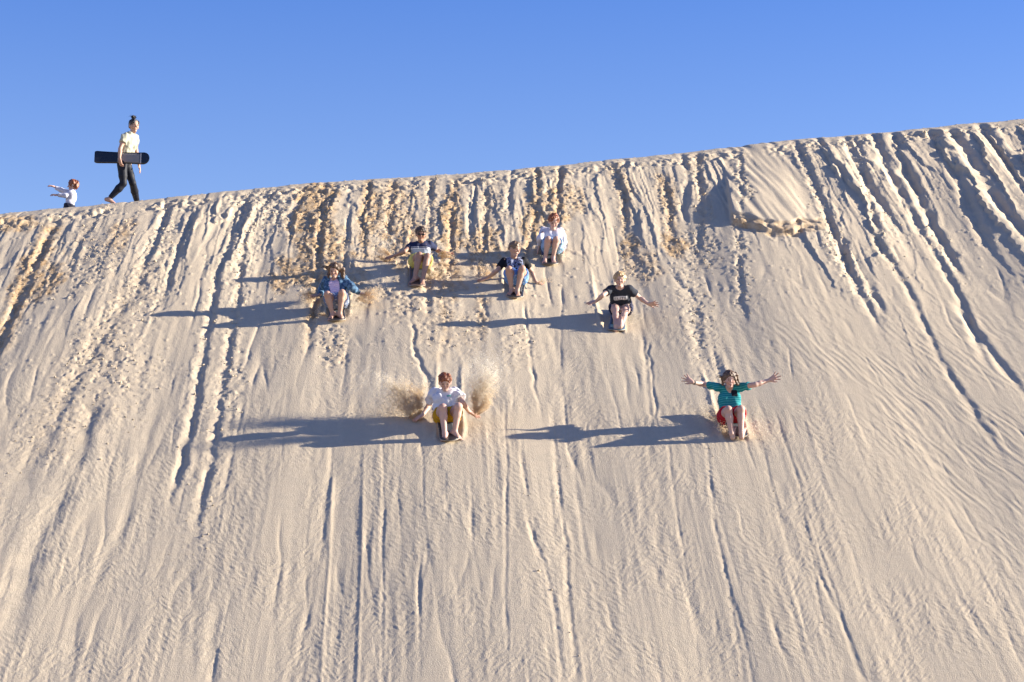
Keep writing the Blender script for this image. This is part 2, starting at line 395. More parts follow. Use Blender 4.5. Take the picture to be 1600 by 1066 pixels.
def sand_material():
    m = bpy.data.materials.new('dune_sand'); m.use_nodes = True
    n = m.node_tree; N = n.nodes; L = n.links
    b = N['Principled BSDF']; b.inputs['Roughness'].default_value = .95; b.inputs['Specular IOR Level'].default_value = .15
    tc = N.new('ShaderNodeTexCoord')
    def noise(sc, det=3, vec=None):
        x = N.new('ShaderNodeTexNoise'); x.inputs['Scale'].default_value = sc; x.inputs['Detail'].default_value = det
        L.new(vec or tc.outputs['Object'], x.inputs['Vector']); return x.outputs['Fac']
    def ramp(f, p0, p1):
        x = N.new('ShaderNodeMapRange'); x.inputs[1].default_value = p0; x.inputs[2].default_value = p1; L.new(f, x.inputs[0]); return x.outputs[0]
    def mix(f, a, c):
        x = N.new('ShaderNodeMix'); x.data_type = 'RGBA'
        L.new(f, x.inputs[0]) if not isinstance(f, float) else setattr(x.inputs[0], 'default_value', f)
        for i, v in ((6, a), (7, c)):
            if isinstance(v, tuple): x.inputs[i].default_value = (*v, 1)
            else: L.new(v, x.inputs[i])
        return x.outputs[2]
    c = mix(ramp(noise(.7, 4), .35, .65), SAND_A, SAND_B)
    st_ = N.new('ShaderNodeAttribute'); st_.attribute_name = 'streak'
    c = mix(ramp(st_.outputs['Fac'], .25, .85), c, SAND_D)
    c = mix(ramp(noise(9, 4), .45, .75), c, SAND_C)
    c = mix(ramp(noise(160, 2), .42, .62), c, tuple(x * .86 for x in SAND_A))
    at = N.new('ShaderNodeAttribute'); at.attribute_name = 'ochre'
    om = N.new('ShaderNodeMath'); om.operation = 'MULTIPLY'; L.new(at.outputs['Fac'], om.inputs[0]); L.new(ramp(noise(26, 3), .15, .50), om.inputs[1])
    oc = mix(ramp(noise(40, 2), .4, .6), (.45, .315, .18), (.37, .23, .11))
    c = mix(om.outputs[0], c, oc)
    L.new(c, b.inputs['Base Color'])
    bu = N.new('ShaderNodeBump'); bu.inputs['Strength'].default_value = .65; bu.inputs['Distance'].default_value = .010
    L.new(noise(70, 5), bu.inputs['Height']); L.new(bu.outputs[0], b.inputs['Normal'])
    return m
SAND_A, SAND_B, SAND_C, SAND_D = (.50, .407, .290), (.54, .44, .312), (.475, .393, .288), (.58, .472, .333)
sandM = sand_material()
dune = link('dune', build_dune(), None, [sandM]); tag(dune, kind='structure')
# flat ground round the foot, out to the horizon
def ground():
    r = 6000.0
    V = [(-r, -r, -.06), (r, -r, -.06), (r, r, -.06), (-r, r, -.06)]
    me = mesh_np('ground', V, [[0, 1, 2, 3]], False)
    o = link('ground', me, None, [sandM]); tag(o, kind='structure')
ground()

def build_clods(count=46000):
    rng = np.random.default_rng(5)
    n = 1100000
    s0 = rng.uniform(-10.2, 10.2, n); ub = pl(800, 1066)[1]; u0 = rng.uniform(ub, crest(np.array([10.]))[0] + .3, n)
    k = u0 < crest(s0) + .35; s0, u0 = s0[k], u0[k]
    h, ch, oc = surf(s0, u0)
    d = crest(s0) - u0
    p = ch ** 1.6 * .17 * (1 - .5 * oc) + .0009 * sst(10, 4, d)
    k = rng.random(len(s0)) < p
    s0, u0, h, oc, ch = s0[k][:count], u0[k][:count], h[k][:count], oc[k][:count], ch[k][:count]
    m = len(s0)
    uu, dn, turn = base(s0, u0)
    r = .0060 * np.exp(rng.normal(0, .5, m)); r = np.clip(r, .003, .028)
    Pc = P0 + s0[:, None] * S + (uu + h * np.sin(turn))[:, None] * U + (dn + h * np.cos(turn) + r * .25)[:, None] * NRM
    # a lump: eight-cornered, squashed, every corner moved
    cube = np.array([[1,0,0],[-1,0,0],[0,1,0],[0,-1,0],[0,0,1],[0,0,-1]], float)
    F = np.array([[0,2,4],[2,1,4],[1,3,4],[3,0,4],[2,0,5],[1,2,5],[3,1,5],[0,3,5]])
    V = cube[None] * rng.uniform(.65, 1.25, (m, 6, 1)) + rng.normal(0, .18, (m, 6, 3))
    V *= rng.uniform(.7, 1.3, (m, 1, 3)) * r[:, None, None]
    a = rng.uniform(0, 6.28, m); ca, sa = np.cos(a), np.sin(a)
    x, y = V[..., 0].copy(), V[..., 1].copy()
    V[..., 0] = x * ca[:, None] - y * sa[:, None]; V[..., 1] = x * sa[:, None] + y * ca[:, None]
    b = rng.uniform(-.7, .7, m); cb, sb = np.cos(b), np.sin(b)
    x, z = V[..., 0].copy(), V[..., 2].copy()
    V[..., 0] = x * cb[:, None] - z * sb[:, None]; V[..., 2] = x * sb[:, None] + z * cb[:, None]
    W = Pc[:, None, :] + V[..., 0:1] * S + V[..., 1:2] * U + V[..., 2:3] * NRM
    Q = (F[None] + (np.arange(m) * 6)[:, None, None]).reshape(-1, 3)
    me = mesh_np('sand_clods', W.reshape(-1, 3), Q, False)
    at = me.attributes.new('ochre', 'FLOAT', 'POINT'); at.data.foreach_set('value', np.repeat(np.clip(oc * .8, 0, 1), 6).astype(np.float32))
    print('clods', m)
    o = link('sand_clods', me, None, [sandM]); tag(o, 'loose pale and ochre clods of sand scattered over the trodden dune face', 'sand', kind='stuff')
build_clods()
# ------------------------------------------------------------------ figures: signed distance shapes turned into meshes
def nrm(v): v = np.asarray(v, float); return v / (np.linalg.norm(v) + 1e-9)
class Field:
    def __init__(self, lo, hi, vox):
        self.lo = np.asarray(lo, float); self.vox = vox
        self.n = np.ceil((np.asarray(hi) - self.lo) / vox).astype(int) + 1
        self.f = np.full(self.n, .05, np.float32)
    def box(self, lo, hi):
        a = np.clip(np.floor((lo - self.lo) / self.vox).astype(int), 0, self.n); b = np.clip(np.ceil((hi - self.lo) / self.vox).astype(int) + 1, 0, self.n)
        if (b <= a).any(): return None
        sl = tuple(slice(x, y) for x, y in zip(a, b))
        g = [(np.arange(x, y) * self.vox + l).astype(np.float32) for x, y, l in zip(a, b, self.lo)]
        return sl, g[0][:, None, None], g[1][None, :, None], g[2][None, None, :]
    def put(self, sl, d, k, op='u'):
        a = self.f[sl]
        if op == 'u':
            hh = np.clip(k - np.abs(a - d), 0, None) / k
            self.f[sl] = np.minimum(a, d) - hh * hh * k * .25
        elif op == 's':
            d = -d; hh = np.clip(k - np.abs(a - d), 0, None) / k
            self.f[sl] = np.maximum(a, d) + hh * hh * k * .25
        elif op == 'i':
            self.f[sl] = np.maximum(a, d)
    def cone(self, a, ra, b, rb, k=.02, op='u', cut=None, noise=None):
        a = np.asarray(a, float); b = np.asarray(b, float); m = max(ra, rb) + .05
        bx = self.box(np.minimum(a, b) - m, np.maximum(a, b) + m)
        if bx is None: return
        sl, X, Y, Z = bx; ab = b - a; L2 = float(ab @ ab) + 1e-9
        t = ((X - a[0]) * ab[0] + (Y - a[1]) * ab[1] + (Z - a[2]) * ab[2]) / L2
        t = np.clip(t, 0, 1)
        d = np.sqrt((X - a[0] - t * ab[0]) ** 2 + (Y - a[1] - t * ab[1]) ** 2 + (Z - a[2] - t * ab[2]) ** 2) - (ra + (rb - ra) * t)
        if noise is not None: d = d + noise(X, Y, Z)
        if cut is not None:                                       # list of (point, normal): keep the side the normal points away from
            for p, n in cut:
                d = np.maximum(d, (X - p[0]) * n[0] + (Y - p[1]) * n[1] + (Z - p[2]) * n[2])
        self.put(sl, d.astype(np.float32), k, op)
    def ell(self, c, r, fr, k=.02, op='u', noise=None):
        """ellipsoid; fr is a 3x3 frame whose rows are the axes"""
        c = np.asarray(c, float); m = max(r) + .05
        bx = self.box(c - m, c + m)
        if bx is None: return
        sl, X, Y, Z = bx; q = []
        for i in range(3):
            q.append(((X - c[0]) * fr[i][0] + (Y - c[1]) * fr[i][1] + (Z - c[2]) * fr[i][2]))
        k0 = np.sqrt(sum((q[i] / r[i]) ** 2 for i in range(3))); k1 = np.sqrt(sum((q[i] / r[i] ** 2) ** 2 for i in range(3))) + 1e-6
        d = k0 * (k0 - 1) / k1
        if noise is not None: d = d + noise(X, Y, Z)
        self.put(sl, d.astype(np.float32), k, op)
    def plane(self, p, n):
        sl = tuple(slice(0, x) for x in self.n)
        g = [(np.arange(x) * self.vox + l).astype(np.float32) for x, l in zip(self.n, self.lo)]
        d = (g[0][:, None, None] - p[0]) * n[0] + (g[1][None, :, None] - p[1]) * n[1] + (g[2][None, None, :] - p[2]) * n[2]
        self.f = np.maximum(self.f, d.astype(np.float32))
    def mesh(self):
        f = self.f; ins = f < 0
        cnt = np.zeros(np.array(f.shape) - 1, np.int8)
        cs = [(i, j, k) for i in (0, 1) for j in (0, 1) for k in (0, 1)]
        sub = lambda a, o: a[o[0]:a.shape[0] - 1 + o[0], o[1]:a.shape[1] - 1 + o[1], o[2]:a.shape[2] - 1 + o[2]]
        for o in cs: cnt += sub(ins, o)
        act = np.argwhere((cnt > 0) & (cnt < 8))
        P = np.zeros((len(act), 3)); W = np.zeros(len(act))
        cv = {o: f[act[:, 0] + o[0], act[:, 1] + o[1], act[:, 2] + o[2]] for o in cs}
        for a in cs:
            for ax in range(3):
                if a[ax]: continue
                b = list(a); b[ax] = 1; b = tuple(b)
                va, vb = cv[a], cv[b]; m = (va < 0) != (vb < 0)
                t = np.where(m, va / np.where(m, va - vb, 1), 0)
                q = np.array(a, float)[None] + np.zeros((len(act), 3)); q[:, ax] = t
                P += q * m[:, None]; W += m
        P = act + P / W[:, None]
        idx = np.full(cnt.shape, -1, np.int32); idx[tuple(act.T)] = np.arange(len(act))
        Q = []
        for ax in range(3):
            lo = [slice(1, -1)] * 3; lo[ax] = slice(0, -1); hi = [slice(1, -1)] * 3; hi[ax] = slice(1, None)
            A, B = ins[tuple(lo)], ins[tuple(hi)]
            e = np.argwhere(A != B); off = np.array([1, 1, 1]); off[ax] = 0; e = e + off
            u, v = [(1, 2), (2, 0), (0, 1)][ax]
            du = np.zeros(3, int); du[u] = 1; dv = np.zeros(3, int); dv[v] = 1
            q = np.stack([idx[tuple((e - du - dv).T)], idx[tuple((e - dv).T)], idx[tuple(e.T)], idx[tuple((e - du).T)]], 1)
            fl = ~ins[tuple(e.T)]
            # outward facing when the low end is inside
            q[fl] = q[fl][:, ::-1]
            Q.append(q if True else q)
        Q = np.concatenate(Q); Q = Q[(Q >= 0).all(1)]
        return P * self.vox + self.lo, Q[:, ::-1]

def wav(seed, f, a):
    r = np.random.default_rng(seed); D = r.normal(size=(6, 3)); D /= np.linalg.norm(D, axis=1)[:, None]; ph = r.uniform(0, 6.28, 6); fs = f * r.uniform(.6, 1.7, 6)
    def n(X, Y, Z):
        return a / 3 * sum(np.sin(fs[i] * (D[i, 0] * X + D[i, 1] * Y + D[i, 2] * Z) + ph[i] + 1.3 * np.sin(fs[i - 1] * .5 * (D[i - 1, 1] * X + D[i - 1, 2] * Y + D[i - 1, 0] * Z))) for i in range(6))
    return n
def fmesh(F, name, parent, material, origin, attrs=None, smooth=True):
    V, Q = F.mesh()
    me = mesh_np(name, V - origin, Q, smooth)
    if attrs:
        for k, fn in attrs.items():
            at = me.attributes.new(k, 'FLOAT', 'POINT'); at.data.foreach_set('value', fn(V).astype(np.float32))
    o = link(name, me, parent, [material]); TRI[0] += len(Q) * 2
    return o, V, Q
TRI = [0]

def cloth_mat(name, col, rough=.85, pattern=None):
    m = bpy.data.materials.new(name); m.use_nodes = True; n = m.node_tree; N = n.nodes; L = n.links; b = N['Principled BSDF']
    b.inputs['Roughness'].default_value = rough; b.inputs['Specular IOR Level'].default_value = .2
    tc = N.new('ShaderNodeTexCoord'); no = N.new('ShaderNodeTexNoise'); no.inputs['Scale'].default_value = 22; no.inputs['Detail'].default_value = 4
    L.new(tc.outputs['Object'], no.inputs[0])
    mx = N.new('ShaderNodeMix'); mx.data_type = 'RGBA'; L.new(no.outputs[0], mx.inputs[0])
    mx.inputs[6].default_value = (*[c * .82 for c in col], 1); mx.inputs[7].default_value = (*[min(c * 1.12, .88) for c in col], 1)
    out = mx.outputs[2]
    if pattern: out = pattern(N, L, out, tc)
    L.new(out, b.inputs['Base Color'])
    bu = N.new('ShaderNodeBump'); bu.inputs['Strength'].default_value = .5; bu.inputs['Distance'].default_value = .006
    L.new(no.outputs[0], bu.inputs['Height']); L.new(bu.outputs[0], b.inputs['Normal'])
    return m
def attr_node(N, name):
    a = N.new('ShaderNodeAttribute'); a.attribute_name = name; return a.outputs['Fac']
def mth(N, L, op, a, b=None):
    x = N.new('ShaderNodeMath'); x.operation = op
    for i, v in enumerate((a, b)):
        if v is None: continue
        if isinstance(v, (int, float)): x.inputs[i].default_value = v
        else: L.new(v, x.inputs[i])
    return x.outputs[0]
def mixc(N, L, f, a, c):
    x = N.new('ShaderNodeMix'); x.data_type = 'RGBA'; L.new(f, x.inputs[0])
    for i, v in ((6, a), (7, c)):
        if isinstance(v, tuple): x.inputs[i].default_value = (*v, 1)
        else: L.new(v, x.inputs[i])
    return x.outputs[2]
def skin_mat(name, col):
    m = bpy.data.materials.new(name); m.use_nodes = True; n = m.node_tree; N = n.nodes; L = n.links; b = N['Principled BSDF']
    b.inputs['Roughness'].default_value = .55; b.inputs['Specular IOR Level'].default_value = .35
    b.inputs['Subsurface Weight'].default_value = .12; b.inputs['Subsurface Radius'].default_value = (.02, .008, .004); b.inputs['Subsurface Scale'].default_value = .6
    tc = N.new('ShaderNodeTexCoord'); no = N.new('ShaderNodeTexNoise'); no.inputs['Scale'].default_value = 14; no.inputs['Detail'].default_value = 3
    L.new(tc.outputs['Object'], no.inputs[0])
    f = mth(N, L, 'SUBTRACT', no.outputs[0], .1)
    c = mixc(N, L, f, tuple(x * y for x, y in zip(col, (.98, .90, .88))), tuple(min(x * y, .9) for x, y in zip(col, (1.03, 1.08, 1.08))))
    c = mixc(N, L, attr_node(N, 'flush'), c, (col[0] * .92, col[1] * .66, col[2] * .60))
    L.new(c, b.inputs['Base Color']); return m
def hair_mat(name, a, b2):
    m = bpy.data.materials.new(name); m.use_nodes = True; n = m.node_tree; N = n.nodes; L = n.links; b = N['Principled BSDF']
    b.inputs['Roughness'].default_value = .5
    tc = N.new('ShaderNodeTexCoord'); no = N.new('ShaderNodeTexNoise'); no.inputs['Scale'].default_value = 60; no.inputs['Detail'].default_value = 3
    L.new(tc.outputs['Object'], no.inputs[0])
    f = N.new('ShaderNodeMapRange'); f.inputs[1].default_value = .35; f.inputs[2].default_value = .65; L.new(no.outputs[0], f.inputs[0])
    L.new(mixc(N, L, f.outputs[0], a, b2), b.inputs['Base Color'])
    bu = N.new('ShaderNodeBump'); bu.inputs['Strength'].default_value = .8; bu.inputs['Distance'].default_value = .006
    L.new(no.outputs[0], bu.inputs['Height']); L.new(bu.outputs[0], b.inputs['Normal'])
    return m
eyeM = mat('eye_dark', (.03, .02, .015), .2); mouthM = mat('mouth', (.25, .06, .05), .5); teethM = mat('teeth', (.75, .72, .68), .3)
lipM = mat('lips', (.45, .17, .14), .5); browM = {}

class Figure:
    """joints come in as world points; k scales the thickness of a grown body"""
    def __init__(s, root_pt, k, J, face, skin, label, group=None, hands=None, feet=None, vox=.0076, belly=1.0):
        s.o = np.asarray(root_pt, float); s.k = k; s.J = J
        s.root = empty('person', Vector(s.o)); tag(s.root, label, 'person', group)
        pts = np.array([v for v in J.values()]); s.lo = pts.min(0) - .14; s.hi = pts.max(0) + .14
        s.vox = vox; s.skin = skin
        s.F, s.H = face                                     # facing direction, head up
        s.R = nrm(np.cross(s.F, s.H)); s.H = np.cross(s.R, s.F)     # R: the viewer's left when they face us... (their right hand side)
        s.fr = np.array([s.R, s.F, s.H])
        s.up = nrm(J['neck'] - J['pelvis']); s.side = nrm(J['shR'] - J['shL']); s.front = nrm(np.cross(s.up, s.side))
        if s.front @ np.array([0, -1, .2]) < 0 and s.side[0] > 0: s.front = -s.front
        s.side = nrm(s.side - s.up * (s.side @ s.up))
        s.tfr = np.array([s.side, s.front, s.up])
        s.hands = hands or {}; s.feet = feet or {}
    def hp(s, x, y, z): k = s.hk; return s.J['head'] + (s.R * x + s.F * y + s.H * z) * k
    def torso(s, F, g=0.0, k=.03, noise=None):
        J = s.J; K = s.k; t = s.side; P, Nk = J['pelvis'], J['neck']; Ch = P * .35 + Nk * .65 - s.front * .004
        for sg in (-1, 1):
            F.cone(P + t * sg * .050 * K, .080 * K + g, Ch + t * sg * .055 * K, .080 * K + g, k, noise=noise)
            F.cone(Ch + t * sg * .05 * K, .08 * K + g, Nk + t * sg * .04 * K - s.up * .035 * K, .05 * K + g, k, noise=noise)
        F.cone(J['shL'] - s.up * .012, .042 * K + g, J['shR'] - s.up * .012, .042 * K + g, k, noise=noise)
    def body(s, headk=1.0):
        K = s.k; J = s.J; s.hk = headk; F = Field(s.lo, s.hi, s.vox)
        s.torso(F)
        F.cone(J['pelvis'] - s.side * .05 * K, .1 * K, J['pelvis'] + s.side * .05 * K, .1 * K, .03)
        for a in 'LR':
            sh, el, wr = J['sh' + a], J['el' + a], J['wr' + a]
            F.cone(sh, .043 * K, sh * .5 + el * .5, .038 * K, .03); F.cone(sh * .5 + el * .5, .037 * K, el, .030 * K, .02)
            m = el * .68 + wr * .32
            F.cone(el, .030 * K, m, .032 * K, .015); F.cone(m, .032 * K, wr, .0205 * K, .015)
            s.hand(F, a)
            hp_, kn, an = J['hip' + a], J['kn' + a], J['an' + a]
            F.cone(hp_, .078 * K, hp_ * .4 + kn * .6, .063 * K, .03); F.cone(hp_ * .4 + kn * .6, .063 * K, kn, .049 * K, .02)
            back = nrm(np.cross(np.cross(kn - hp_, an - kn), an - kn)) if np.linalg.norm(np.cross(kn - hp_, an - kn)) > 1e-3 else -s.front
            if back @ s.front > 0: back = -back
            m = kn * .68 + an * .32 + back * .012 * K
            F.cone(kn, .045 * K, m, .047 * K, .02); F.cone(m, .046 * K, an, .028 * K, .02)
            s.foot(F, a)
        F.cone(J['neck'] - s.up * .02, .044 * K, s.hp(0, -.012, -.06), .042 * K, .02)
        # head
        c = 1
        F.ell(s.hp(0, -.010, .022), (.071 * headk, .090 * headk, .084 * headk), s.fr, .01)
        F.cone(s.hp(0, .012, -.015), .056 * headk, s.hp(0, .036, -.075), .030 * headk, .03)
        for sg in (-1, 1):
            F.ell(s.hp(sg * .030, .050, -.022), (.022 * headk, .020 * headk, .022 * headk), s.fr, .02)
            F.ell(s.hp(sg * .028, .088, .010), (.015 * headk, .012 * headk, .010 * headk), s.fr, .012, 's')
            F.ell(s.hp(sg * .073, -.004, -.006), (.010 * headk, .019 * headk, .028 * headk), s.fr, .006)
        F.cone(s.hp(0, .076, .006), .008 * headk, s.hp(0, .094, -.020), .0115 * headk, .01)
        F.ell(s.hp(0, .070, -.048), (.021 * headk, .010 * headk, .009 * headk), s.fr, .008)
        F.ell(s.hp(0, .062, -.078), (.014 * headk, .012 * headk, .012 * headk), s.fr, .012)
        hd = s.J['head']
        def flush(V):
            v = np.zeros(len(V))
            for sg in (-1, 1):
                v = np.maximum(v, np.exp(-(np.linalg.norm(V - s.hp(sg * .036, .062, -.022), axis=1) / .028) ** 2) * .6)
            v = np.maximum(v, np.exp(-(np.linalg.norm(V - s.hp(0, .09, -.018), axis=1) / .016) ** 2) * .5)
            for a in 'LR':
                v = np.maximum(v, np.exp(-(np.linalg.norm(V - s.J['kn' + a], axis=1) / .055) ** 2) * .45)
                v = np.maximum(v, np.exp(-(np.linalg.norm(V - s.J['toe' + a], axis=1) / .06) ** 2) * .6)
                v = np.maximum(v, np.exp(-(np.linalg.norm(V - s.J['tip' + a], axis=1) / .06) ** 2) * .6)
            return v
        fmesh(F, 'body', s.root, s.skin, s.o, {'flush': flush})
    def hand(s, F, a):
        J = s.J; K = s.k; wr = J['wr' + a]; h = nrm(J['tip' + a] - wr)
        pnm, spread, curl = s.hands.get(a, ((0, 0, -1), .25, .25))
        n = np.asarray(pnm, float); n = nrm(n - h * (n @ h)); t = np.cross(n, h)
        el = J['el' + a]
        # thumb on the side nearer the body's front / head
        th = s.hands.get('th' + a, 1); t = t * th
        q = K * 1.05
        for x in (-.022, 0, .022):
            F.cone(wr + h * .012 * q + t * x * .55 * q, .0145 * q, wr + h * .072 * q + t * x * q, .0125 * q, .012)
        L = [.060, .068, .064, .052]
        for i in range(4):
            o = (1.5 - i) * .0165
            b = wr + h * (.078 - abs(i - 1.2) * .004) * q + t * o * q
            ang = (1.5 - i) * spread
            d = nrm(h + t * ang); m = b + d * L[i] * .5 * q + n * .006 * q * curl
            e = m + nrm(d + n * curl * 1.3) * L[i] * .5 * q
            F.cone(b, .0088 * q, m, .0078 * q, .005); F.cone(m, .0078 * q, e, .0062 * q, .004)
        b = wr + h * .022 * q + t * .024 * q; d = nrm(h * .8 + t * .75 + n * .15); m = b + d * .034 * q
        F.cone(b, .012 * q, m, .0095 * q, .01); F.cone(m, .0095 * q, m + nrm(d + h * .5) * .03 * q, .007 * q, .004)
    def foot(s, F, a):
        J = s.J; K = s.k; an, toe = J['an' + a], J['toe' + a]; d = nrm(toe - an)
        sh = nrm(an - J['kn' + a]); dn = nrm(sh - d * (sh @ d)) if abs(sh @ d) < .95 else np.array([0, 0, -1.0])
        d = nrm(d + dn * -.0); t = np.cross(d, dn); q = K
        heel = an + dn * .030 * q - d * .035 * q
        L = np.linalg.norm(toe - an)
        ball = an + d * L * .72 + dn * .022 * q
        F.cone(an, .028 * q, heel, .026 * q, .015)
        for x in (-.018, .018):
            F.cone(heel + t * x * .3 * q, .024 * q, ball + t * x * q, .017 * q, .02)
        F.cone(an, .026 * q, ball, .018 * q, .02)
        for i in range(5):
            x = (i - 2) * .0155; l = .036 - .004 * abs(i - 1) if True else 0
            sgn = 1 if a == 'L' else -1
            rr = .011 if i == 0 else .0082
            b = ball + t * x * sgn * q + d * .010 * q
            F.cone(b, rr * q, b + d * l * q + dn * .004 * q, rr * .85 * q, .004)
    def cloth(s, name, material, parts, nseed=1, amp=.005, planes=(), attrs=True, vox=None, parent=None, subs=()):
        """parts: functions adding shapes to a field"""
        F = Field(s.lo, s.hi, vox or s.vox * 1.3)
        nz = wav(nseed, 55, amp)
        for p in parts: p(F, nz)
        for p, n in planes: F.plane(p, n)
        for p in subs: p(F)
        up, sd, fr, P = s.up, s.side, s.front, s.J['pelvis']
        at = {'tv': lambda V: (V - P) @ up, 'tu': lambda V: (V - P) @ sd, 'tf': lambda V: (V - P) @ fr}
        o, V, Q = fmesh(F, name, parent or s.root, material, s.o, at)
        s.last = (V, Q); return o
    def shirt(s, name, material, sleeve=.62, g=.007, hem=-.02, long=False, amp=.0055, seed=1, neck=.062, flare=.010, subs=(), parent=None, wide=0.0):
        J = s.J; K = s.k
        def tor(F, nz): s.torso(F, g, .03, nz)
        def slv(F, nz):
            for a in 'LR':
                sh, el, wr = J['sh' + a], J['el' + a], J['wr' + a]
                if long:
                    e = el + (wr - el) * .86; d = nrm(wr - el)
                    F.cone(sh, .045 * K + g, el, .034 * K + g, .02, noise=nz)
                    F.cone(el, .034 * K + g, e, .026 * K + g * .7, .02, cut=[(e, d)], noise=nz)
                elif sleeve > 0:
                    e = sh + (el - sh) * sleeve; d = nrm(el - sh)
                    F.cone(sh, .041 * K + g, e + d * .03, .037 * K + g + flare, .03, cut=[(e, d)], noise=nz)
        parts = [tor] + ([slv] if sleeve > 0 or long else [])
        nk = J['neck'] + s.up * .012
        def cutneck(F):
            F.ell(nk + s.front * .022 * K + s.up * .022, (neck * K, .062 * K, .045 * K), s.tfr, .006, 's')
        return s.cloth(name, material, parts, seed, amp, [(J['pelvis'] + s.up * hem, -s.up)], subs=(cutneck,) + tuple(subs), parent=parent)
    def shorts(s, name, material, frac=.7, g=.014, seed=2, top=.09, amp=.006, flare=.02):
        J = s.J; K = s.k
        def f(F, nz):
            F.cone(J['pelvis'] - s.side * .05 * K, .1 * K + g, J['pelvis'] + s.side * .05 * K, .1 * K + g, .03, noise=nz)
            for sg in (-1, 1):
                F.cone(J['pelvis'] + s.side * sg * .055 * K, .09 * K + g * .6, J['pelvis'] + s.up * .1 * K + s.side * sg * .055 * K, .085 * K + g * .6, .03, noise=nz)
            for a in 'LR':
                h, kn = J['hip' + a], J['kn' + a]; e = h + (kn - h) * frac; d = nrm(kn - h)
                F.cone(h, .082 * K + g, e + d * .03, .058 * K + g + flare, .025, cut=[(e, d)], noise=nz)
        return s.cloth(name, material, [f], seed, amp, [(J['pelvis'] + s.up * top, s.up)])
    def hair(s, material, style='short', seed=3, vol=1.0):
        hk = s.hk; F = Field(s.J['head'] - .34, s.J['head'] + .34, .0066)
        h0, hc = s.H, s.J['head']
        def flow(fn, q):                                          # long wisps: the noise is stretched along the head's height
            def g(X, Y, Z):
                d = ((X - hc[0]) * h0[0] + (Y - hc[1]) * h0[1] + (Z - hc[2]) * h0[2]) * q
                return fn(X - h0[0] * d, Y - h0[1] * d, Z - h0[2] * d)
            return g
        nz = flow(wav(seed, 190, .007), .7); nz2 = flow(wav(seed + 9, 70, .008), .5)
        n2 = lambda X, Y, Z: nz(X, Y, Z) + nz2(X, Y, Z)
        v = .011 * vol
        F.ell(s.hp(0, -.016, .030), ((.074 + v) * hk, (.088 + v) * hk, (.082 + v) * hk), s.fr, .01, noise=n2)
        # keep the face, ears and neck clear
        F.ell(s.hp(0, .098, -.035), (.070 * hk, .062 * hk, .088 * hk), s.fr, .01, 's', noise=nz)
        lowz = {'short': -.038, 'bun': -.045, 'mid': -.085, 'long': -.10}[style]
        if style in ('short', 'bun', 'mid'):
            p = s.hp(0, 0, lowz); F.plane(p, -nrm(s.H * 1.0 + s.F * (.35 if style == 'short' else .1)))
        for sg in (-1, 1):
            if style != 'mid' and style != 'long': F.ell(s.hp(sg * .088, .020, -.030), (.026 * hk, .045 * hk, .045 * hk), s.fr, .01, 's')
        r = np.random.default_rng(seed)
        for i in range(26 if style != 'bun' else 6):                            # tufts over the crown and fringe
            th = r.uniform(-2.7, 2.7); el = r.uniform(.25, 1.35)
            d = np.array([math.sin(th) * math.cos(el), math.cos(th) * math.cos(el), math.sin(el)])
            a = s.hp(*(d * np.array([.072, .088, .082]) + np.array([0, -.012, .034])))
            e = a + (s.R * d[0] + s.F * d[1] + s.H * d[2]) * .014 * vol + (s.R * r.normal() + s.H * -.2 + s.F * abs(r.normal())) * .012
            F.cone(a, .011 * hk, e, .004, .008)
        s.hairF = F; s.hn = n2
        return F
    def finish_hair(s, material, strands=None):
        o, V, Q = fmesh(s.hairF, 'hair', s.root, material, s.o)
        if strands:
            s.strands(strands, material, o)
        return o
    def strands(s, chains, material, parent, n=14, rad=.0016):
        """fly-away locks: thin tubes along the given polylines"""
        r = np.random.default_rng(8); VV = []; QQ = []; c = 0
        for ch, sp, cnt in chains:
            ch = np.array(ch, float)
            for i in range(cnt):
                off = r.normal(size=3) * sp; g = r.uniform(.55, 1.1)
                pts = []
                for j in range(7):
                    t = j / 6 * g * (len(ch) - 1); a = min(int(t), len(ch) - 2); p = ch[a] + (ch[a + 1] - ch[a]) * (t - a)
                    pts.append(p + off * (.35 + j / 6) + r.normal(size=3) * .0025)
                pts = np.array(pts)
                for j, p in enumerate(pts):
                    w_ = rad * (1.2 - j / 6)
                    for kx in range(3):
                        an = kx * 2.094; VV.append(p + np.array([math.cos(an), .4 * math.cos(an), math.sin(an)]) * w_)
                for j in range(6):
                    for kx in range(3):
                        k2 = (kx + 1) % 3; QQ.append([c + j * 3 + kx, c + j * 3 + k2, c + j * 3 + 3 + k2, c + j * 3 + 3 + kx])
                c += 21
        me = mesh_np('flyaway_hair', np.array(VV) - s.o, QQ); o = link('flyaway_hair', me, parent, [material]); tag(o, kind='stuff'); return o
    def face(s, brow, mouth='closed', glasses=False):
        hk = s.hk
        def blob(name, c, r, material, seg=8):
            th = np.linspace(0, math.pi, seg // 2 + 2); ph = np.linspace(0, 2 * math.pi, seg + 1)[:-1]
            V = []
            for a in th:
                for b in ph:
                    d = np.array([math.sin(a) * math.cos(b) * r[0], math.cos(a) * r[1], math.sin(a) * math.sin(b) * r[2]]) * hk
                    V.append(c + s.R * d[0] + s.F * d[1] + s.H * d[2])
            Q = []
            for i in range(len(th) - 1):
                for j in range(seg):
                    Q.append([i * seg + j, i * seg + (j + 1) % seg, (i + 1) * seg + (j + 1) % seg, (i + 1) * seg + j])
            me = mesh_np(name, np.array(V) - s.o, Q); return link(name, me, s.root, [material])
        if not glasses:
            for sg in (-1, 1): blob('eye', s.hp(sg * .028, .0755, .006), (.0115, .007, .0050), eyeM)
        for sg in (-1, 1): blob('eyebrow', s.hp(sg * .029, .0800, .024), (.015, .005, .0034), brow)
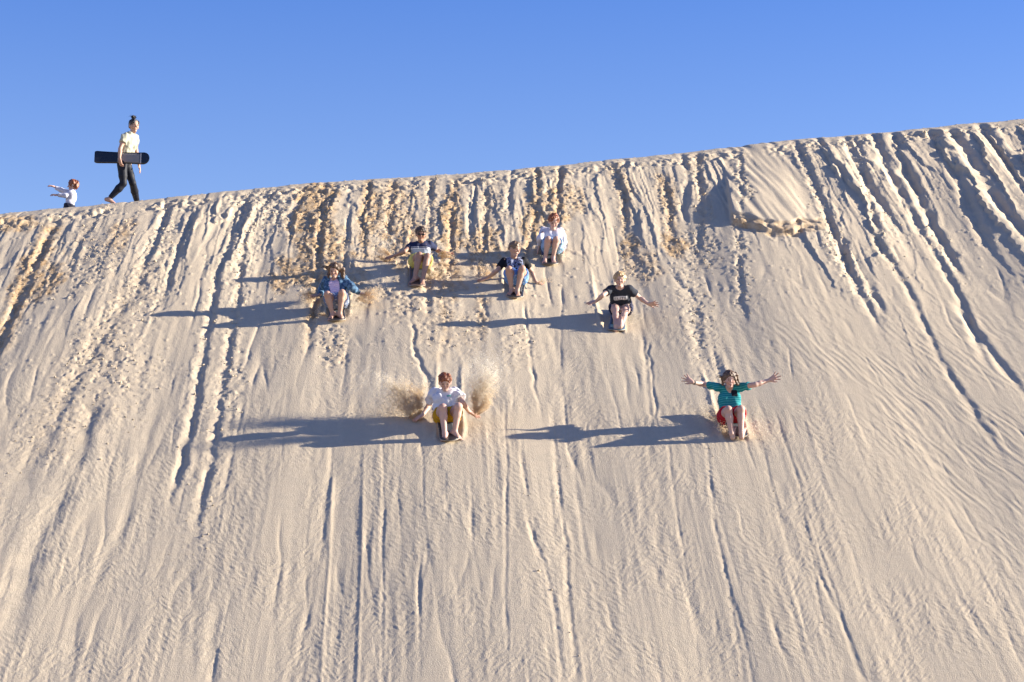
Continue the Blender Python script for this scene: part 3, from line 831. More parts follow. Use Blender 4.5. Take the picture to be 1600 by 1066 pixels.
        if mouth == 'open':
            m = blob('mouth', s.hp(0, .074, -.053), (.018, .008, .013), mouthM)
            t = blob('teeth', s.hp(0, .0795, -.045), (.013, .004, .0035), teethM); t.parent = m
        elif mouth == 'smile':
            m = blob('mouth', s.hp(0, .0755, -.050), (.021, .007, .007), mouthM)
            t = blob('teeth', s.hp(0, .0800, -.049), (.017, .004, .0042), teethM); t.parent = m
        else:
            blob('mouth', s.hp(0, .0770, -.050), (.018, .005, .0036), lipM)
        if glasses:
            gm = mat('sunglass_black', (.012, .012, .015), .12)
            g = blob('sunglasses', s.hp(0, .088, .012), (.010, .004, .003), gm)
            for sg in (-1, 1):
                l = blob('lens', s.hp(sg * .032, .083, .005), (.026, .007, .017), gm); l.parent = g
                V = [s.hp(sg * .056, .075, .013), s.hp(sg * .056, .075, .007), s.hp(sg * .078, -.005, .009), s.hp(sg * .078, -.005, .004),
                     s.hp(sg * .060, .075, .013), s.hp(sg * .060, .075, .007), s.hp(sg * .082, -.005, .009), s.hp(sg * .082, -.005, .004)]
                Q = [[0, 1, 3, 2], [4, 6, 7, 5], [0, 2, 6, 4], [1, 5, 7, 3], [0, 4, 5, 1], [2, 3, 7, 6]]
                t = link('temple', mesh_np('temple', np.array(V) - s.o, Q, False), g, [gm])
    def patch(s, name, material, cx, cz, V2, Q, off=.003, parent=None):
        """a flat print (2-D outline x, z in metres) laid onto the garment last built, on the chest"""
        from mathutils.bvhtree import BVHTree
        V, Qm = s.last; t = BVHTree.FromPolygons([Vector(v) for v in V], [tuple(int(i) for i in q) for q in Qm])
        P = s.J['pelvis']; out = []; lastd = .1
        for x, z in V2:
            o = P + s.side * (cx + x) + s.up * (cz + z) + s.front * .4
            hit = t.ray_cast(Vector(o), Vector(-s.front))
            if hit[0] is not None: lastd = (np.array(hit[0]) - P) @ s.front
            out.append(P + s.side * (cx + x) + s.up * (cz + z) + s.front * (lastd + off))
        out = np.array(out); dm = np.array([(p - P) @ s.front for p in out])
        me = mesh_np(name, out - s.o, Q, False) if isinstance(Q, np.ndarray) else None
        if me is None:
            me = bpy.data.meshes.new(name); me.from_pydata([tuple(p) for p in out - s.o], [], Q)
        return link(name, me, parent or s.root, [material])

def grid2(w_, h_, nx=8, nz=5, rr=0.0):
    V = []; Q = []
    for j in range(nz + 1):
        for i in range(nx + 1):
            x = (i / nx - .5) * w_; z = (j / nz - .5) * h_
            if rr:
                cx = max(abs(x) - (w_ / 2 - rr), 0); cz = max(abs(z) - (h_ / 2 - rr), 0); l = math.hypot(cx, cz)
                if l > rr: x -= math.copysign(cx - cx * rr / l, x); z -= math.copysign(cz - cz * rr / l, z)
            V.append((x, z))
    for j in range(nz):
        for i in range(nx):
            a = j * (nx + 1) + i; Q.append([a, a + 1, a + nx + 2, a + nx + 1])
    return V, Q
def text2(body, w_, h_):
    cu = bpy.data.curves.new('t', 'FONT'); cu.body = body; cu.resolution_u = 2; o = bpy.data.objects.new('t', cu); C.objects.link(o)
    bpy.context.view_layer.update(); me = bpy.data.meshes.new_from_object(o)
    V = np.array([v.co[:2] for v in me.vertices]); lo, hi = V.min(0), V.max(0); V = (V - (lo + hi) / 2) / (hi - lo) * np.array([w_, h_])
    Q = [list(p.vertices) for p in me.polygons]; bpy.data.objects.remove(o); bpy.data.curves.remove(cu); bpy.data.meshes.remove(me)
    return [tuple(v) for v in V], Q

# ---- posing: joints from pixels of the photograph plus a distance up the slope
def jp(px, py, s0u, b):
    """point on the pixel's ray that lies b metres up the slope from u = s0u"""
    r = ray(px, py); c = P0 + U * (s0u + b) - CAM
    return CAM + r * (np.dot(c, U) / np.dot(r, U))
def solve(f, cands, fixed, L1, L2, a, c, prior):
    """choose b of the middle joint"""
    best = None
    for b in cands:
        m = f(b); e = (np.linalg.norm(m - a) - L1) ** 2 + (np.linalg.norm(m - c) - L2) ** 2 + .02 * (b - prior) ** 2
        if best is None or e < best[0]: best = (e, b, m)
    return best[2]
# ------------------------------------------------------------------ people
def dbg(*a): pass
def Cdir(y=0, p=0, roll=0):
    """facing direction: towards the camera, turned y to the viewer's right, pitched p downward"""
    y, p, roll = map(math.radians, (y, p, roll)); c = np.array([0, -1, 0.0])
    F = math.cos(p) * (math.cos(y) * c + math.sin(y) * RGT) + math.sin(p) * np.array([0, 0, -1.0])
    H = np.array([0, 0, 1.0]) * math.cos(roll) + RGT * math.sin(roll)
    return F, nrm(H - F * (F @ H))
def pose(o, k, zz, ref, hgt, bs, hipw=.075):
    """zz: joints in the coordinates of an enlarged view (origin o, scale k). ref: contact point of the board's nose"""
    T = lambda p: (o[0] + p[0] / k, o[1] + p[1] / k)
    rp = T(ref); s0, u0 = pl(*rp); h = hgt / 1.38
    J = {}
    g = lambda n: jp(*T(zz[n]), u0, bs[n])
    gh = float(ground_z(s0, u0 + .3))
    def at_n(p, n):
        r = ray(*T(p)); t = (np.dot(P0 - CAM, NRM) + n + gh) / np.dot(r, NRM); return CAM + r * t
    fl = bs.get('lift', 0)
    for a in 'LR':
        J['an' + a] = at_n(zz['an' + a], .082 + fl)
        J['toe' + a] = at_n(zz['toe' + a], bs.get('toen', .047) + fl)
    J['pelvis'] = at_n(zz['pelvis'], .135)
    for n in ('head', 'neck', 'shL', 'shR'):
        J[n] = g(n)
    sd = nrm(J['shR'] - J['shL'])
    for a, sg in (('L', -1), ('R', 1)):
        J['hip' + a] = J['pelvis'] + S * sg * hipw * h + NRM * -.01
        # knee
        cand = np.arange(-.15, .6, .01)
        J['kn' + a] = solve(lambda b: jp(*T(zz['kn' + a]), u0, b), cand, None, .345 * h, .335 * h, J['hip' + a], J['an' + a], bs['kn'])
        best = None
        for be in np.arange(bs['sh' + a] - .3, bs['sh' + a] + .3, .02):
            e = jp(*T(zz['el' + a]), u0, be)
            for bw in np.arange(bs['sh' + a] - .6, bs['sh' + a] + .45, .025):
                w2 = jp(*T(zz['wr' + a]), u0, bw)
                c = (np.linalg.norm(e - J['sh' + a]) - .235 * h) ** 2 + (np.linalg.norm(w2 - e) - .205 * h) ** 2 + .015 * (bw - bs['wr' + a]) ** 2 + .005 * (be - (bs['sh' + a] + bw) / 2) ** 2
                if best is None or c < best[0]: best = (c, e, w2, bw)
        J['el' + a], J['wr' + a] = best[1], best[2]
        t = jp(*T(zz['tip' + a]), u0, best[3] + bs.get('tip' + a, -.03))
        J['tip' + a] = J['wr' + a] + nrm(t - J['wr' + a]) * .14 * h
        J['toe' + a] = J['an' + a] + nrm(J['toe' + a] - J['an' + a]) * .15 * h
    lim = lambda a, b: round(float(np.linalg.norm(J[a] - J[b])), 2)
    hh = lambda n: round(float((J[n] - P0) @ NRM), 2)
    dbg('POSE', ref, 'torso', lim('pelvis', 'neck'), 'nh', lim('neck', 'head'), 'sh', lim('shL', 'shR'), 'ua', lim('shL', 'elL'), lim('shR', 'elR'), 'fa', lim('elL', 'wrL'), lim('elR', 'wrR'),
          'th', lim('hipL', 'knL'), lim('hipR', 'knR'), 'sn', lim('knL', 'anL'), lim('knR', 'anR'), 'n: pel', hh('pelvis'), 'an', hh('anL'), hh('anR'), 'toe', hh('toeL'), hh('toeR'), 'wr', hh('wrL'), hh('wrR'), 'tip', hh('tipL'), hh('tipR'), 'head', hh('head'))
    for a in 'LR':
        J['toe' + a] = J['toe' + a] + NRM * (gh + bs.get('toen', .055) + fl - float((J['toe' + a] - P0) @ NRM))
    J['gh'] = np.array([gh, 0, 0])
    tb = min(float((J['toe' + a] - P0) @ U) for a in 'LR') - u0
    dbg('   pelvis b', round(float((J['pelvis'] - P0) @ U) - u0, 2), 'toe b', round(tb, 2))
    gh = J.pop('gh')[0]
    return J, (s0, u0 + tb - bs.get('nose', .07), gh)

BS = dict(head=.58, neck=.62, pelvis=.50, shL=.63, shR=.63, anL=.14, anR=.14, toeL=.02, toeR=.02, kn=.28, wrL=.5, wrR=.5)
SK_PALE = skin_mat('skin_pale', (.50, .335, .27)); SK_FAIR = skin_mat('skin_fair', (.44, .28, .205)); SK_TAN = skin_mat('skin_tan', (.36, .215, .15))
H_RED = hair_mat('hair_red', (.28, .085, .025), (.14, .035, .012)); H_BROWN = hair_mat('hair_brown', (.085, .05, .03), (.035, .02, .012))
H_BLOND = hair_mat('hair_blond', (.50, .34, .17), (.25, .155, .07)); H_MID = hair_mat('hair_mid_brown', (.15, .085, .045), (.055, .03, .017)); H_SANDY = hair_mat('hair_sandy', (.22, .14, .08), (.11, .065, .035)); H_DARK = hair_mat('hair_dark', (.02, .014, .012), (.01, .008, .008))
GRP = 'children sliding down the dune on sandboards'
def base_at(ref_su):
    return su(ref_su[0], ref_su[1] + .4, 0)

# --- sandboards
deckM = mat('board_black', (.018, .018, .022), .35); edgeM = mat('board_edge', (.45, .38, .30), .6); matM = mat('board_mat', (.05, .055, .065), .8)
blueM = mat('board_blue', (.03, .07, .12), .4); strapM = mat('strap', (.03, .03, .03), .8); printM = mat('board_print', (.16, .16, .17), .45); brownM = mat('board_brown', (.10, .06, .04), .5)
def board_mesh(L, W, th, lift, nx=8, ny=28, z0=0.0, inset=0.0, y0=0.0, y1=None, tail=.0):
    """y runs from the nose (0) back to the tail (L); nose turned up"""
    y1 = L if y1 is None else y1
    V = []; Q = []
    ys = y0 + (y1 - y0) * (.5 - .5 * np.cos(np.linspace(0, math.pi, ny + 1)))
    def halfw(y):
        w_ = W / 2 * (1 - .10 * math.sin(math.pi * min(max(y / L, 0), 1)))
        r = W * .5
        if y < r: w_ *= math.sqrt(max(1 - ((r - y) / r) ** 2, 0)) * .999 + .001
        e = L - y
        if e < .05: w_ *= .72 + .28 * math.sqrt(max(1 - ((.05 - e) / .05) ** 2, 0))
        return max(w_ - inset, .004)
    def zz(y): return lift * max(0, 1 - y / .20) ** 2 + z0 + .012 * max(0, (y - L + .12) / .12) ** 2
    for lay in (0, 1):
        for y in ys:
            hw = halfw(y)
            for i in range(nx + 1):
                V.append(((i / nx * 2 - 1) * hw, y, zz(y) + lay * th))
    n1 = nx + 1; n2 = n1 * (ny + 1)
    for j in range(ny):
        for i in range(nx):
            a = j * n1 + i; Q.append([a, a + n1, a + n1 + 1, a + 1]); Q.append([n2 + a, n2 + a + 1, n2 + a + n1 + 1, n2 + a + n1])
    for j in range(ny):
        a = j * n1; Q.append([a, n2 + a, n2 + a + n1, a + n1]); a = j * n1 + nx; Q.append([a, a + n1, n2 + a + n1, n2 + a])
    for i in range(nx):
        Q.append([i, i + 1, n2 + i + 1, n2 + i]); a = ny * n1 + i; Q.append([a, n2 + a, n2 + a + 1, a + 1])
    return V, Q
def sandboard(M, label, top=None, group='sandboards the children ride', L=.92, W=.24, straps=False):
    root = empty('sandboard'); root.matrix_world = M; tag(root, label, 'sandboard', group)
    V, Q = board_mesh(L, W, .012, .028); link('deck', mesh_np('deck', V, Q, False), root, [top or deckM])
    V, Q = board_mesh(L, W, .006, .028, z0=-.0065, inset=-.003); link('edge_strip', mesh_np('edge_strip', V, Q, False), root, [edgeM])
    V, Q = board_mesh(L, W, .006, .028, z0=.0125, inset=.03, y0=.26, y1=L - .06); link('grip_mat', mesh_np('grip_mat', V, Q, False), root, [matM])
    if straps:
        V = []; Qs = []
        for i in range(11):
            a = math.pi * i / 10; x = -math.cos(a) * W * .44; z = .012 + math.sin(a) * .05
            V += [(x, .20, z), (x, .24, z), (x, .24, z + .004), (x, .20, z + .004)]
        for i in range(10):
            for j in range(4): Qs.append([i * 4 + j, i * 4 + (j + 1) % 4, i * 4 + 4 + (j + 1) % 4, i * 4 + 4 + j])
        link('foot_strap', mesh_np('foot_strap', V, Qs), root, [strapM])
    return root
def board_under(ref_su, yaw=0.0, pitch=0.0, n=.018, roll=0.0, back=0.0):
    """matrix of a board whose nose lies at the reference point and whose tail points up the slope"""
    y = math.radians(yaw); X = S * math.cos(y) + U * math.sin(y); Y = -S * math.sin(y) + U * math.cos(y)
    p = math.radians(pitch); Y2 = Y * math.cos(p) - NRM * math.sin(p); Z = np.cross(X, Y2)
    r = math.radians(roll); X2 = X * math.cos(r) + Z * math.sin(r); Z2 = np.cross(X2, Y2)
    h = ref_su[2]; o = su(ref_su[0], ref_su[1] + back, n + h)
    return Matrix(((X2[0], Y2[0], Z2[0], o[0]), (X2[1], Y2[1], Z2[1], o[1]), (X2[2], Y2[2], Z2[2], o[2]), (0, 0, 0, 1)))

def stripes(a, b, per, duty):
    def p(N, L, col, tc):
        f = mth(N, L, 'FRACT', mth(N, L, 'MULTIPLY', attr_node(N, 'tv'), 1 / per)); s_ = mth(N, L, 'LESS_THAN', f, duty)
        return mixc(N, L, s_, a, b)
    return p
def bands(lst):
    """colour bands across the torso: (from height, to height, colour)"""
    def p(N, L, col, tc):
        for lo, hi, c in lst:
            f = mth(N, L, 'MULTIPLY', mth(N, L, 'GREATER_THAN', attr_node(N, 'tv'), lo), mth(N, L, 'LESS_THAN', attr_node(N, 'tv'), hi)); f = mth(N, L, 'MULTIPLY', f, mth(N, L, 'LESS_THAN', mth(N, L, 'ABSOLUTE', attr_node(N, 'tu')), .14)); col = mixc(N, L, f, col, c)
        return col
    return p
def blotch(sc, c2, thr=.52, c3=None, core=None):
    def p(N, L, col, tc):
        v = N.new('ShaderNodeTexNoise'); v.inputs['Scale'].default_value = sc; v.inputs['Detail'].default_value = 4; L.new(tc.outputs['Object'], v.inputs[0])
        f = mth(N, L, 'GREATER_THAN', v.outputs[0], thr)
        if core: f = mth(N, L, 'MULTIPLY', f, mth(N, L, 'LESS_THAN', mth(N, L, 'ABSOLUTE', attr_node(N, 'tu')), core))
        r = mixc(N, L, f, col, c2)
        if c3:
            v2 = N.new('ShaderNodeTexNoise'); v2.inputs['Scale'].default_value = sc * 1.7; L.new(tc.outputs['Object'], v2.inputs[0])
            f2 = mth(N, L, 'GREATER_THAN', v2.outputs[0], .58)
            if core: f2 = mth(N, L, 'MULTIPLY', f2, mth(N, L, 'LESS_THAN', mth(N, L, 'ABSOLUTE', attr_node(N, 'tu')), core))
            r = mixc(N, L, f2, r, c3)
        return r
    return p
toCam = np.array([0, -1.0, .1]); DOWN = -NRM

# 1. teal striped shirt, arms flung up
def teal():
    zz = dict(head=(642, 240), neck=(632, 345), pelvis=(655, 640), shL=(505, 318), shR=(762, 318), elL=(345, 288), wrL=(232, 268), tipL=(135, 210), elR=(925, 292), wrR=(1080, 243), tipR=(1168, 195),
              knL=(625, 572), knR=(765, 565), anL=(662, 838), anR=(768, 835), toeL=(668, 775), toeR=(785, 765))
    b = dict(BS, wrL=.55, wrR=.5, toeL=.0, toeR=.0, tipL=.03, tipR=0, toen=.14, nose=.09, lift=.01)
    J, r = pose((1050, 560), 7.106, zz, (745, 905), 1.42, b)
    f = Figure(base_at(r), 1.0, J, Cdir(6, 14, -2), SK_PALE, 'child in a teal striped t-shirt and red shorts with both arms flung wide', GRP,
               hands={'L': (toCam, .45, .1), 'R': (toCam, .45, .1), 'thL': 1, 'thR': -1})
    f.body(.99)
    t = f.shirt('t_shirt', cloth_mat('teal_stripe', (.02, .2, .2), pattern=stripes((.010, .185, .205), (.06, .32, .32), .028, .28)), .6, seed=11, hem=.02)
    V, Q = grid2(.075, .085, 6, 6, .012); f.patch('chest_pocket', cloth_mat('pocket_black', (.012, .012, .018)), .055, .27, V, Q, parent=t)
    f.shorts('shorts', cloth_mat('red_shorts', (.42, .015, .025)), .55, seed=12)
    F = f.hair(H_MID, 'mid', 13, 1.0)
    for sg, dx in ((-1, -.075), (-1, -.09), (-1, -.06), (1, .03)):
        F.cone(f.hp(.06 * sg, .0, .04), .03, f.hp(.08 * sg + dx * .35, -.02, -.055), .012, .02, noise=f.hn)
    F.cone(J['head'] + H_(f, -.05, .02), .022, J['head'] + H_(f, -.135, .03), .006, .02, noise=f.hn)
    F.cone(J['head'] + H_(f, -.06, .0), .02, J['head'] + H_(f, -.12, .0), .005, .02, noise=f.hn)
    F.cone(J['head'] + H_(f, .065, .03), .02, J['head'] + H_(f, .09, -.06), .01, .02, noise=f.hn)
    F.ell(f.hp(0, .11, -.035), (.058, .07, .085), f.fr, .01, 's')
    f.finish_hair(H_MID, [([J['head'] + H_(f, -.07, .03), J['head'] + H_(f, -.14, .045), J['head'] + H_(f, -.17, .03)], .008, 14)])
    f.face(mat('brow_a', (.14, .08, .05)), 'open')
    wristband(f, 'L', .9)
    sandboard(board_under(r, 4, -7, .03, roll=-6), 'sandboard tilted nose-up under the child in the teal striped shirt', deckM)
    return f
def H_(f, x, z, y=-.02):
    """offset from the head centre: x to the viewer's right, z up"""
    return RGT * x + np.array([0, 0, 1.0]) * z - np.array([0, 1.0, 0]) * y * -1
def wristband(f, a, t):
    el, wr = f.J['el' + a], f.J['wr' + a]; c = el + (wr - el) * t; d = nrm(wr - el); e1 = nrm(np.cross(d, [0, 0, 1.0])); e2 = np.cross(d, e1); V = []; Q = []
    for i in range(12):
        an = i * math.pi / 6
        for rr, w_ in ((.024, -.011), (.027, -.011), (.027, .011), (.024, .011)): V.append(c + (e1 * math.cos(an) + e2 * math.sin(an)) * rr + d * w_)
    for i in range(12):
        for j in range(4): Q.append([i * 4 + j, i * 4 + (j + 1) % 4, ((i + 1) % 12) * 4 + (j + 1) % 4, ((i + 1) % 12) * 4 + j])
    link('wristband', mesh_np('wristband', np.array(V) - f.o, Q), f.root, [strapM])

# 2. white t-shirt, both hands trailing in the sand
def whitetee():
    zz = dict(head=(768, 318), neck=(765, 400), pelvis=(790, 660), shL=(655, 425), shR=(872, 420), elL=(600, 560), wrL=(540, 655), tipL=(470, 695), elR=(955, 530), wrR=(1020, 625), tipR=(1090, 660),
              knL=(745, 580), knR=(908, 570), anL=(765, 850), anR=(872, 830), toeL=(760, 885), toeR=(895, 870))
    J, r = pose((580, 550), 6.664, zz, (820, 915), 1.42, dict(BS, wrL=.48, wrR=.48, head=.54, neck=.60))
    f = Figure(base_at(r), 1.02, J, Cdir(4, 32, -3), SK_PALE, 'red-haired child in a white t-shirt and yellow shorts dragging both hands', GRP,
               hands={'L': (DOWN, .2, .2), 'R': (DOWN, .2, .2), 'thL': 1, 'thR': -1})
    f.body(.99)
    t = f.shirt('t_shirt', cloth_mat('white_tee', (.60, .60, .65)), .66, seed=21, g=.02, hem=-.06, amp=.009, flare=.02)
    V, Q = grid2(.055, .022, 4, 2); f.patch('chest_print', mat('print_green', (.12, .32, .30)), .045, .22, V, Q, parent=t)
    f.shorts('shorts', cloth_mat('yellow_shorts', (.50, .27, .015)), .42, g=.014, seed=22)
    f.hair(H_RED, 'short', 23, .7); f.finish_hair(H_RED); f.face(mat('brow_r', (.30, .13, .06)), 'closed')
    sandboard(board_under(r, 5, -5, .03), 'sandboard under the red-haired child in the white t-shirt')
    return f
# 3. black t-shirt with a white logo
def blond():
    zz = dict(head=(560, 225), neck=(562, 320), pelvis=(575, 575), shL=(450, 335), shR=(682, 335), elL=(340, 425), wrL=(258, 498), tipL=(195, 520), elR=(815, 455), wrR=(925, 535), tipR=(1020, 528),
              knL=(510, 620), knR=(625, 630), anL=(512, 812), anR=(582, 812), toeL=(515, 735), toeR=(580, 735))
    b = dict(BS, toen=.15, nose=.17, pelvis=.42, anL=.10, anR=.10, toeL=.0, toeR=.0, kn=.2, neck=.58, shL=.58, shR=.58, head=.58)
    J, r = pose((900, 410), 8.2, zz, (515, 880), 1.38, b)
    f = Figure(base_at(r), 1.0, J, Cdir(2, 12, 0), SK_PALE, 'blond child in a black t-shirt with a white logo, mouth open, arms out', GRP,
               hands={'L': (DOWN, .35, .1), 'R': (DOWN * .8 + toCam, .3, .15), 'thL': 1, 'thR': -1})
    f.body(.98)
    t = f.shirt('t_shirt', cloth_mat('black_tee', (.028, .032, .045)), .6, seed=31, hem=.0)
    V, Q = grid2(.19, .062, 10, 4, .014); lg = f.patch('shirt_logo', cloth_mat('logo_white', (.7, .7, .72)), 0, .235, V, Q, parent=t)
    V, Q = text2('ELITE', .165, .040); f.patch('lettering', mat('letter_black', (.03, .03, .04)), 0, .235, V, Q, off=.0055, parent=t)
    f.shorts('shorts', cloth_mat('dark_shorts', (.02, .022, .05), pattern=blotch(45, (.35, .33, .42), .62)), .62, seed=32)
    f.hair(H_BLOND, 'short', 33, 1.0); f.finish_hair(H_BLOND); f.face(mat('brow_b', (.35, .22, .12)), 'open')
    sandboard(board_under(r, -8, 0, .022), 'sandboard under the blond child in the black logo t-shirt', blueM)
    return f
# 4. dark patterned shirt, light blue shorts, looking aside
def camo():
    zz = dict(head=(428, 468), neck=(420, 560), pelvis=(448, 760), shL=(322, 580), shR=(520, 575), elL=(240, 690), wrL=(140, 765), tipL=(40, 792), elR=(600, 690), wrR=(650, 805), tipR=(725, 835),
              knL=(368, 672), knR=(505, 665), anL=(395, 880), anR=(455, 890), toeL=(375, 918), toeR=(465, 930))
    J, r = pose((740, 320), 6.6625, zz, (420, 945), 1.36, dict(BS))
    f = Figure(base_at(r), .97, J, Cdir(42, 14, 4), SK_FAIR, 'child in a dark patterned shirt and light blue shorts looking sideways, hands low', GRP,
               hands={'L': (DOWN, .2, .1), 'R': (DOWN, .2, .1), 'thL': 1, 'thR': -1})
    f.body(.99)
    f.shirt('t_shirt', cloth_mat('patterned_tee', (.014, .014, .018), pattern=blotch(28, (.22, .24, .33), .46, (.05, .07, .16), .115)), .68, seed=41)
    f.shorts('shorts', cloth_mat('blue_shorts', (.13, .27, .58), pattern=blotch(30, (.33, .48, .72), .57)), .62, seed=42)
    f.hair(H_SANDY, 'short', 43, .9); f.finish_hair(H_SANDY); f.face(mat('brow_c', (.2, .13, .08)), 'closed')
    sandboard(board_under(r, -6, 0, .024), 'sandboard under the child in the dark patterned shirt')
    return f
# 5. white long sleeves, hands on the board's sides
def longsleeve():
    zz = dict(head=(832, 178), neck=(825, 262), pelvis=(822, 440), shL=(735, 268), shR=(905, 272), elL=(690, 350), wrL=(683, 430), tipL=(672, 465), elR=(945, 385), wrR=(935, 470), tipR=(930, 520),
              knL=(775, 360), knR=(860, 360), anL=(748, 545), anR=(828, 545), toeL=(742, 590), toeR=(835, 585))
    b = dict(BS, pelvis=.46, head=.42, neck=.48, shL=.5, shR=.5, wrL=.36, wrR=.34, tipL=-.02, tipR=-.02)
    J, r = pose((740, 320), 6.6625, zz, (795, 600), 1.36, b)
    f = Figure(base_at(r), .95, J, Cdir(6, 38, 2), SK_PALE, 'red-haired child in a white long-sleeved top crouched over bent knees, uppermost slider', GRP,
               hands={'L': (-RGT * -1 + DOWN * .2, .08, .5), 'R': (-RGT + DOWN * .2, .08, .5), 'thL': 1, 'thR': -1})
    f.body(1.02)
    f.shirt('long_sleeved_top', cloth_mat('white_long', (.58, .57, .64), pattern=bands([(.03, .085, (.03, .03, .05))])), long=True, seed=51, g=.011, amp=.008, sleeve=1)
    f.shorts('shorts', cloth_mat('pale_blue_shorts', (.28, .42, .62), pattern=blotch(30, (.08, .22, .30), .56)), .7, seed=52)
    f.hair(H_RED, 'short', 53, .7); f.finish_hair(H_RED); f.face(mat('brow_d', (.25, .1, .05)), 'closed')
    sandboard(board_under(r, 0, 0, .022), 'sandboard under the child in the white long-sleeved top')
    return f
# 6. sunglasses, navy shirt
def shades():
    zz = dict(head=(640, 300), neck=(637, 400), pelvis=(630, 640), shL=(525, 430), shR=(752, 425), elL=(425, 520), wrL=(300, 570), tipL=(215, 600), elR=(850, 505), wrR=(930, 535), tipR=(1000, 540),
              knL=(615, 565), knR=(722, 580), anL=(560, 850), anR=(662, 870), toeL=(525, 895), toeR=(665, 915))
    J, r = pose((580, 330), 8.2, zz, (590, 935), 1.42, dict(BS, wrL=.5, wrR=.75))
    f = Figure(base_at(r), 1.0, J, Cdir(2, 16, 3), SK_TAN, 'child in sunglasses, navy and grey shirt and yellow shorts, arms stretched sideways', GRP,
               hands={'L': (DOWN, .15, .1), 'R': (DOWN, .15, .2), 'thL': 1, 'thR': -1})
    f.body(.98)
    f.shirt('t_shirt', cloth_mat('navy_tee', (.022, .028, .07), pattern=bands([(-.3, .155, (.36, .40, .45)), (.155, .168, (.7, .7, .7)), (.168, .18, (.03, .035, .08)), (.18, .188, (.6, .6, .62))])), .6, seed=61)
    f.shorts('shorts', cloth_mat('lemon_shorts', (.60, .52, .16)), .46, g=.014, seed=62)
    f.hair(H_BROWN, 'short', 63, .8); f.finish_hair(H_BROWN); f.face(mat('brow_e', (.06, .03, .02)), 'closed', glasses=True)
    sandboard(board_under(r, 0, 0, .024), 'sandboard under the child in sunglasses and navy shirt', brownM)
    return f
# 7. girl in a denim jacket, hair flying
def girl():
    zz = dict(head=(398, 335), neck=(395, 430), pelvis=(430, 690), shL=(305, 445), shR=(500, 430), elL=(250, 560), wrL=(222, 620), tipL=(185, 625), elR=(600, 520), wrR=(700, 600), tipR=(770, 610),
              knL=(315, 610), knR=(490, 590), anL=(375, 835), anR=(465, 840), toeL=(362, 875), toeR=(480, 875))
    J, r = pose((470, 380), 7.613, zz, (440, 925), 1.34, dict(BS, wrL=.42, wrR=.5))
    f = Figure(base_at(r), .95, J, Cdir(-4, 18, -5), SK_FAIR, 'long-haired child in a blue denim jacket and pink top, hair flying, leftmost slider', GRP,
               hands={'L': (DOWN, .2, .2), 'R': (DOWN, .2, .2), 'thL': 1, 'thR': -1})
    f.body(.98)
    f.shirt('pink_top', cloth_mat('pink_top', (.62, .43, .56), pattern=stripes((.60, .40, .53), (.70, .55, .66), .03, .5)), 0, g=.010, seed=71, neck=.08)
    P = J['pelvis']
    def openf(F):
        F.ell(P * .5 + J['neck'] * .5 + f.front * .16 + f.side * -.005, (.078, .16, .34), f.tfr, .006, 's')
    denim = cloth_mat('denim', (.04, .085, .155), pattern=blotch(26, (.10, .18, .28), .5))
    jk = f.shirt('denim_jacket', denim, long=True, g=.024, seed=72, amp=.008, sleeve=1, neck=.075, subs=(openf,))
    f.shorts('shorts', cloth_mat('denim_shorts', (.16, .20, .30), pattern=blotch(30, (.5, .5, .52), .6)), .5, seed=73)
    el, wr = J['elR'], J['wrR']
    F = f.hair(H_MID, 'mid', 74, 1.0)
    h = J['head']
    for (x0, z0), (x1, z1), r0, r1, y in (((.05, .03), (.115, .02), .035, .032, .02), ((.10, .02), (.135, -.05), .03, .022, .03), ((.12, -.02), (.13, -.085), .024, .012, .03), ((-.05, .03), (-.11, .045), .028, .014, .02),
                                    ((-.06, .0), (-.085, -.055), .028, .018, .02), ((-.07, -.03), (-.075, -.09), .018, .01, .02), ((-.1, .045), (-.165, .06), .013, .004, .02), ((-.05, .05), (.06, .055), .04, .04, 0)):
        F.cone(h + H_(f, x0, z0) + np.array([0, y, 0]), r0, h + H_(f, x1, z1) + np.array([0, y, 0]), r1, .02, noise=f.hn)
    F.ell(f.hp(0, .11, -.035), (.060, .07, .085), f.fr, .01, 's')
    f.finish_hair(H_MID, [([h + H_(f, -.06, .05), h + H_(f, -.14, .065), h + H_(f, -.20, .045)], .010, 26), ([h + H_(f, .05, .05), h + H_(f, .12, .04), h + H_(f, .16, -.04)], .010, 22)])
    f.face(mat('brow_f', (.12, .07, .04)), 'smile')
    sandboard(board_under(r, 3, 0, .024), 'sandboard under the girl in the denim jacket')
    return f
people = [f() for f in (teal, whitetee, blond, camo, longsleeve, shades, girl)]

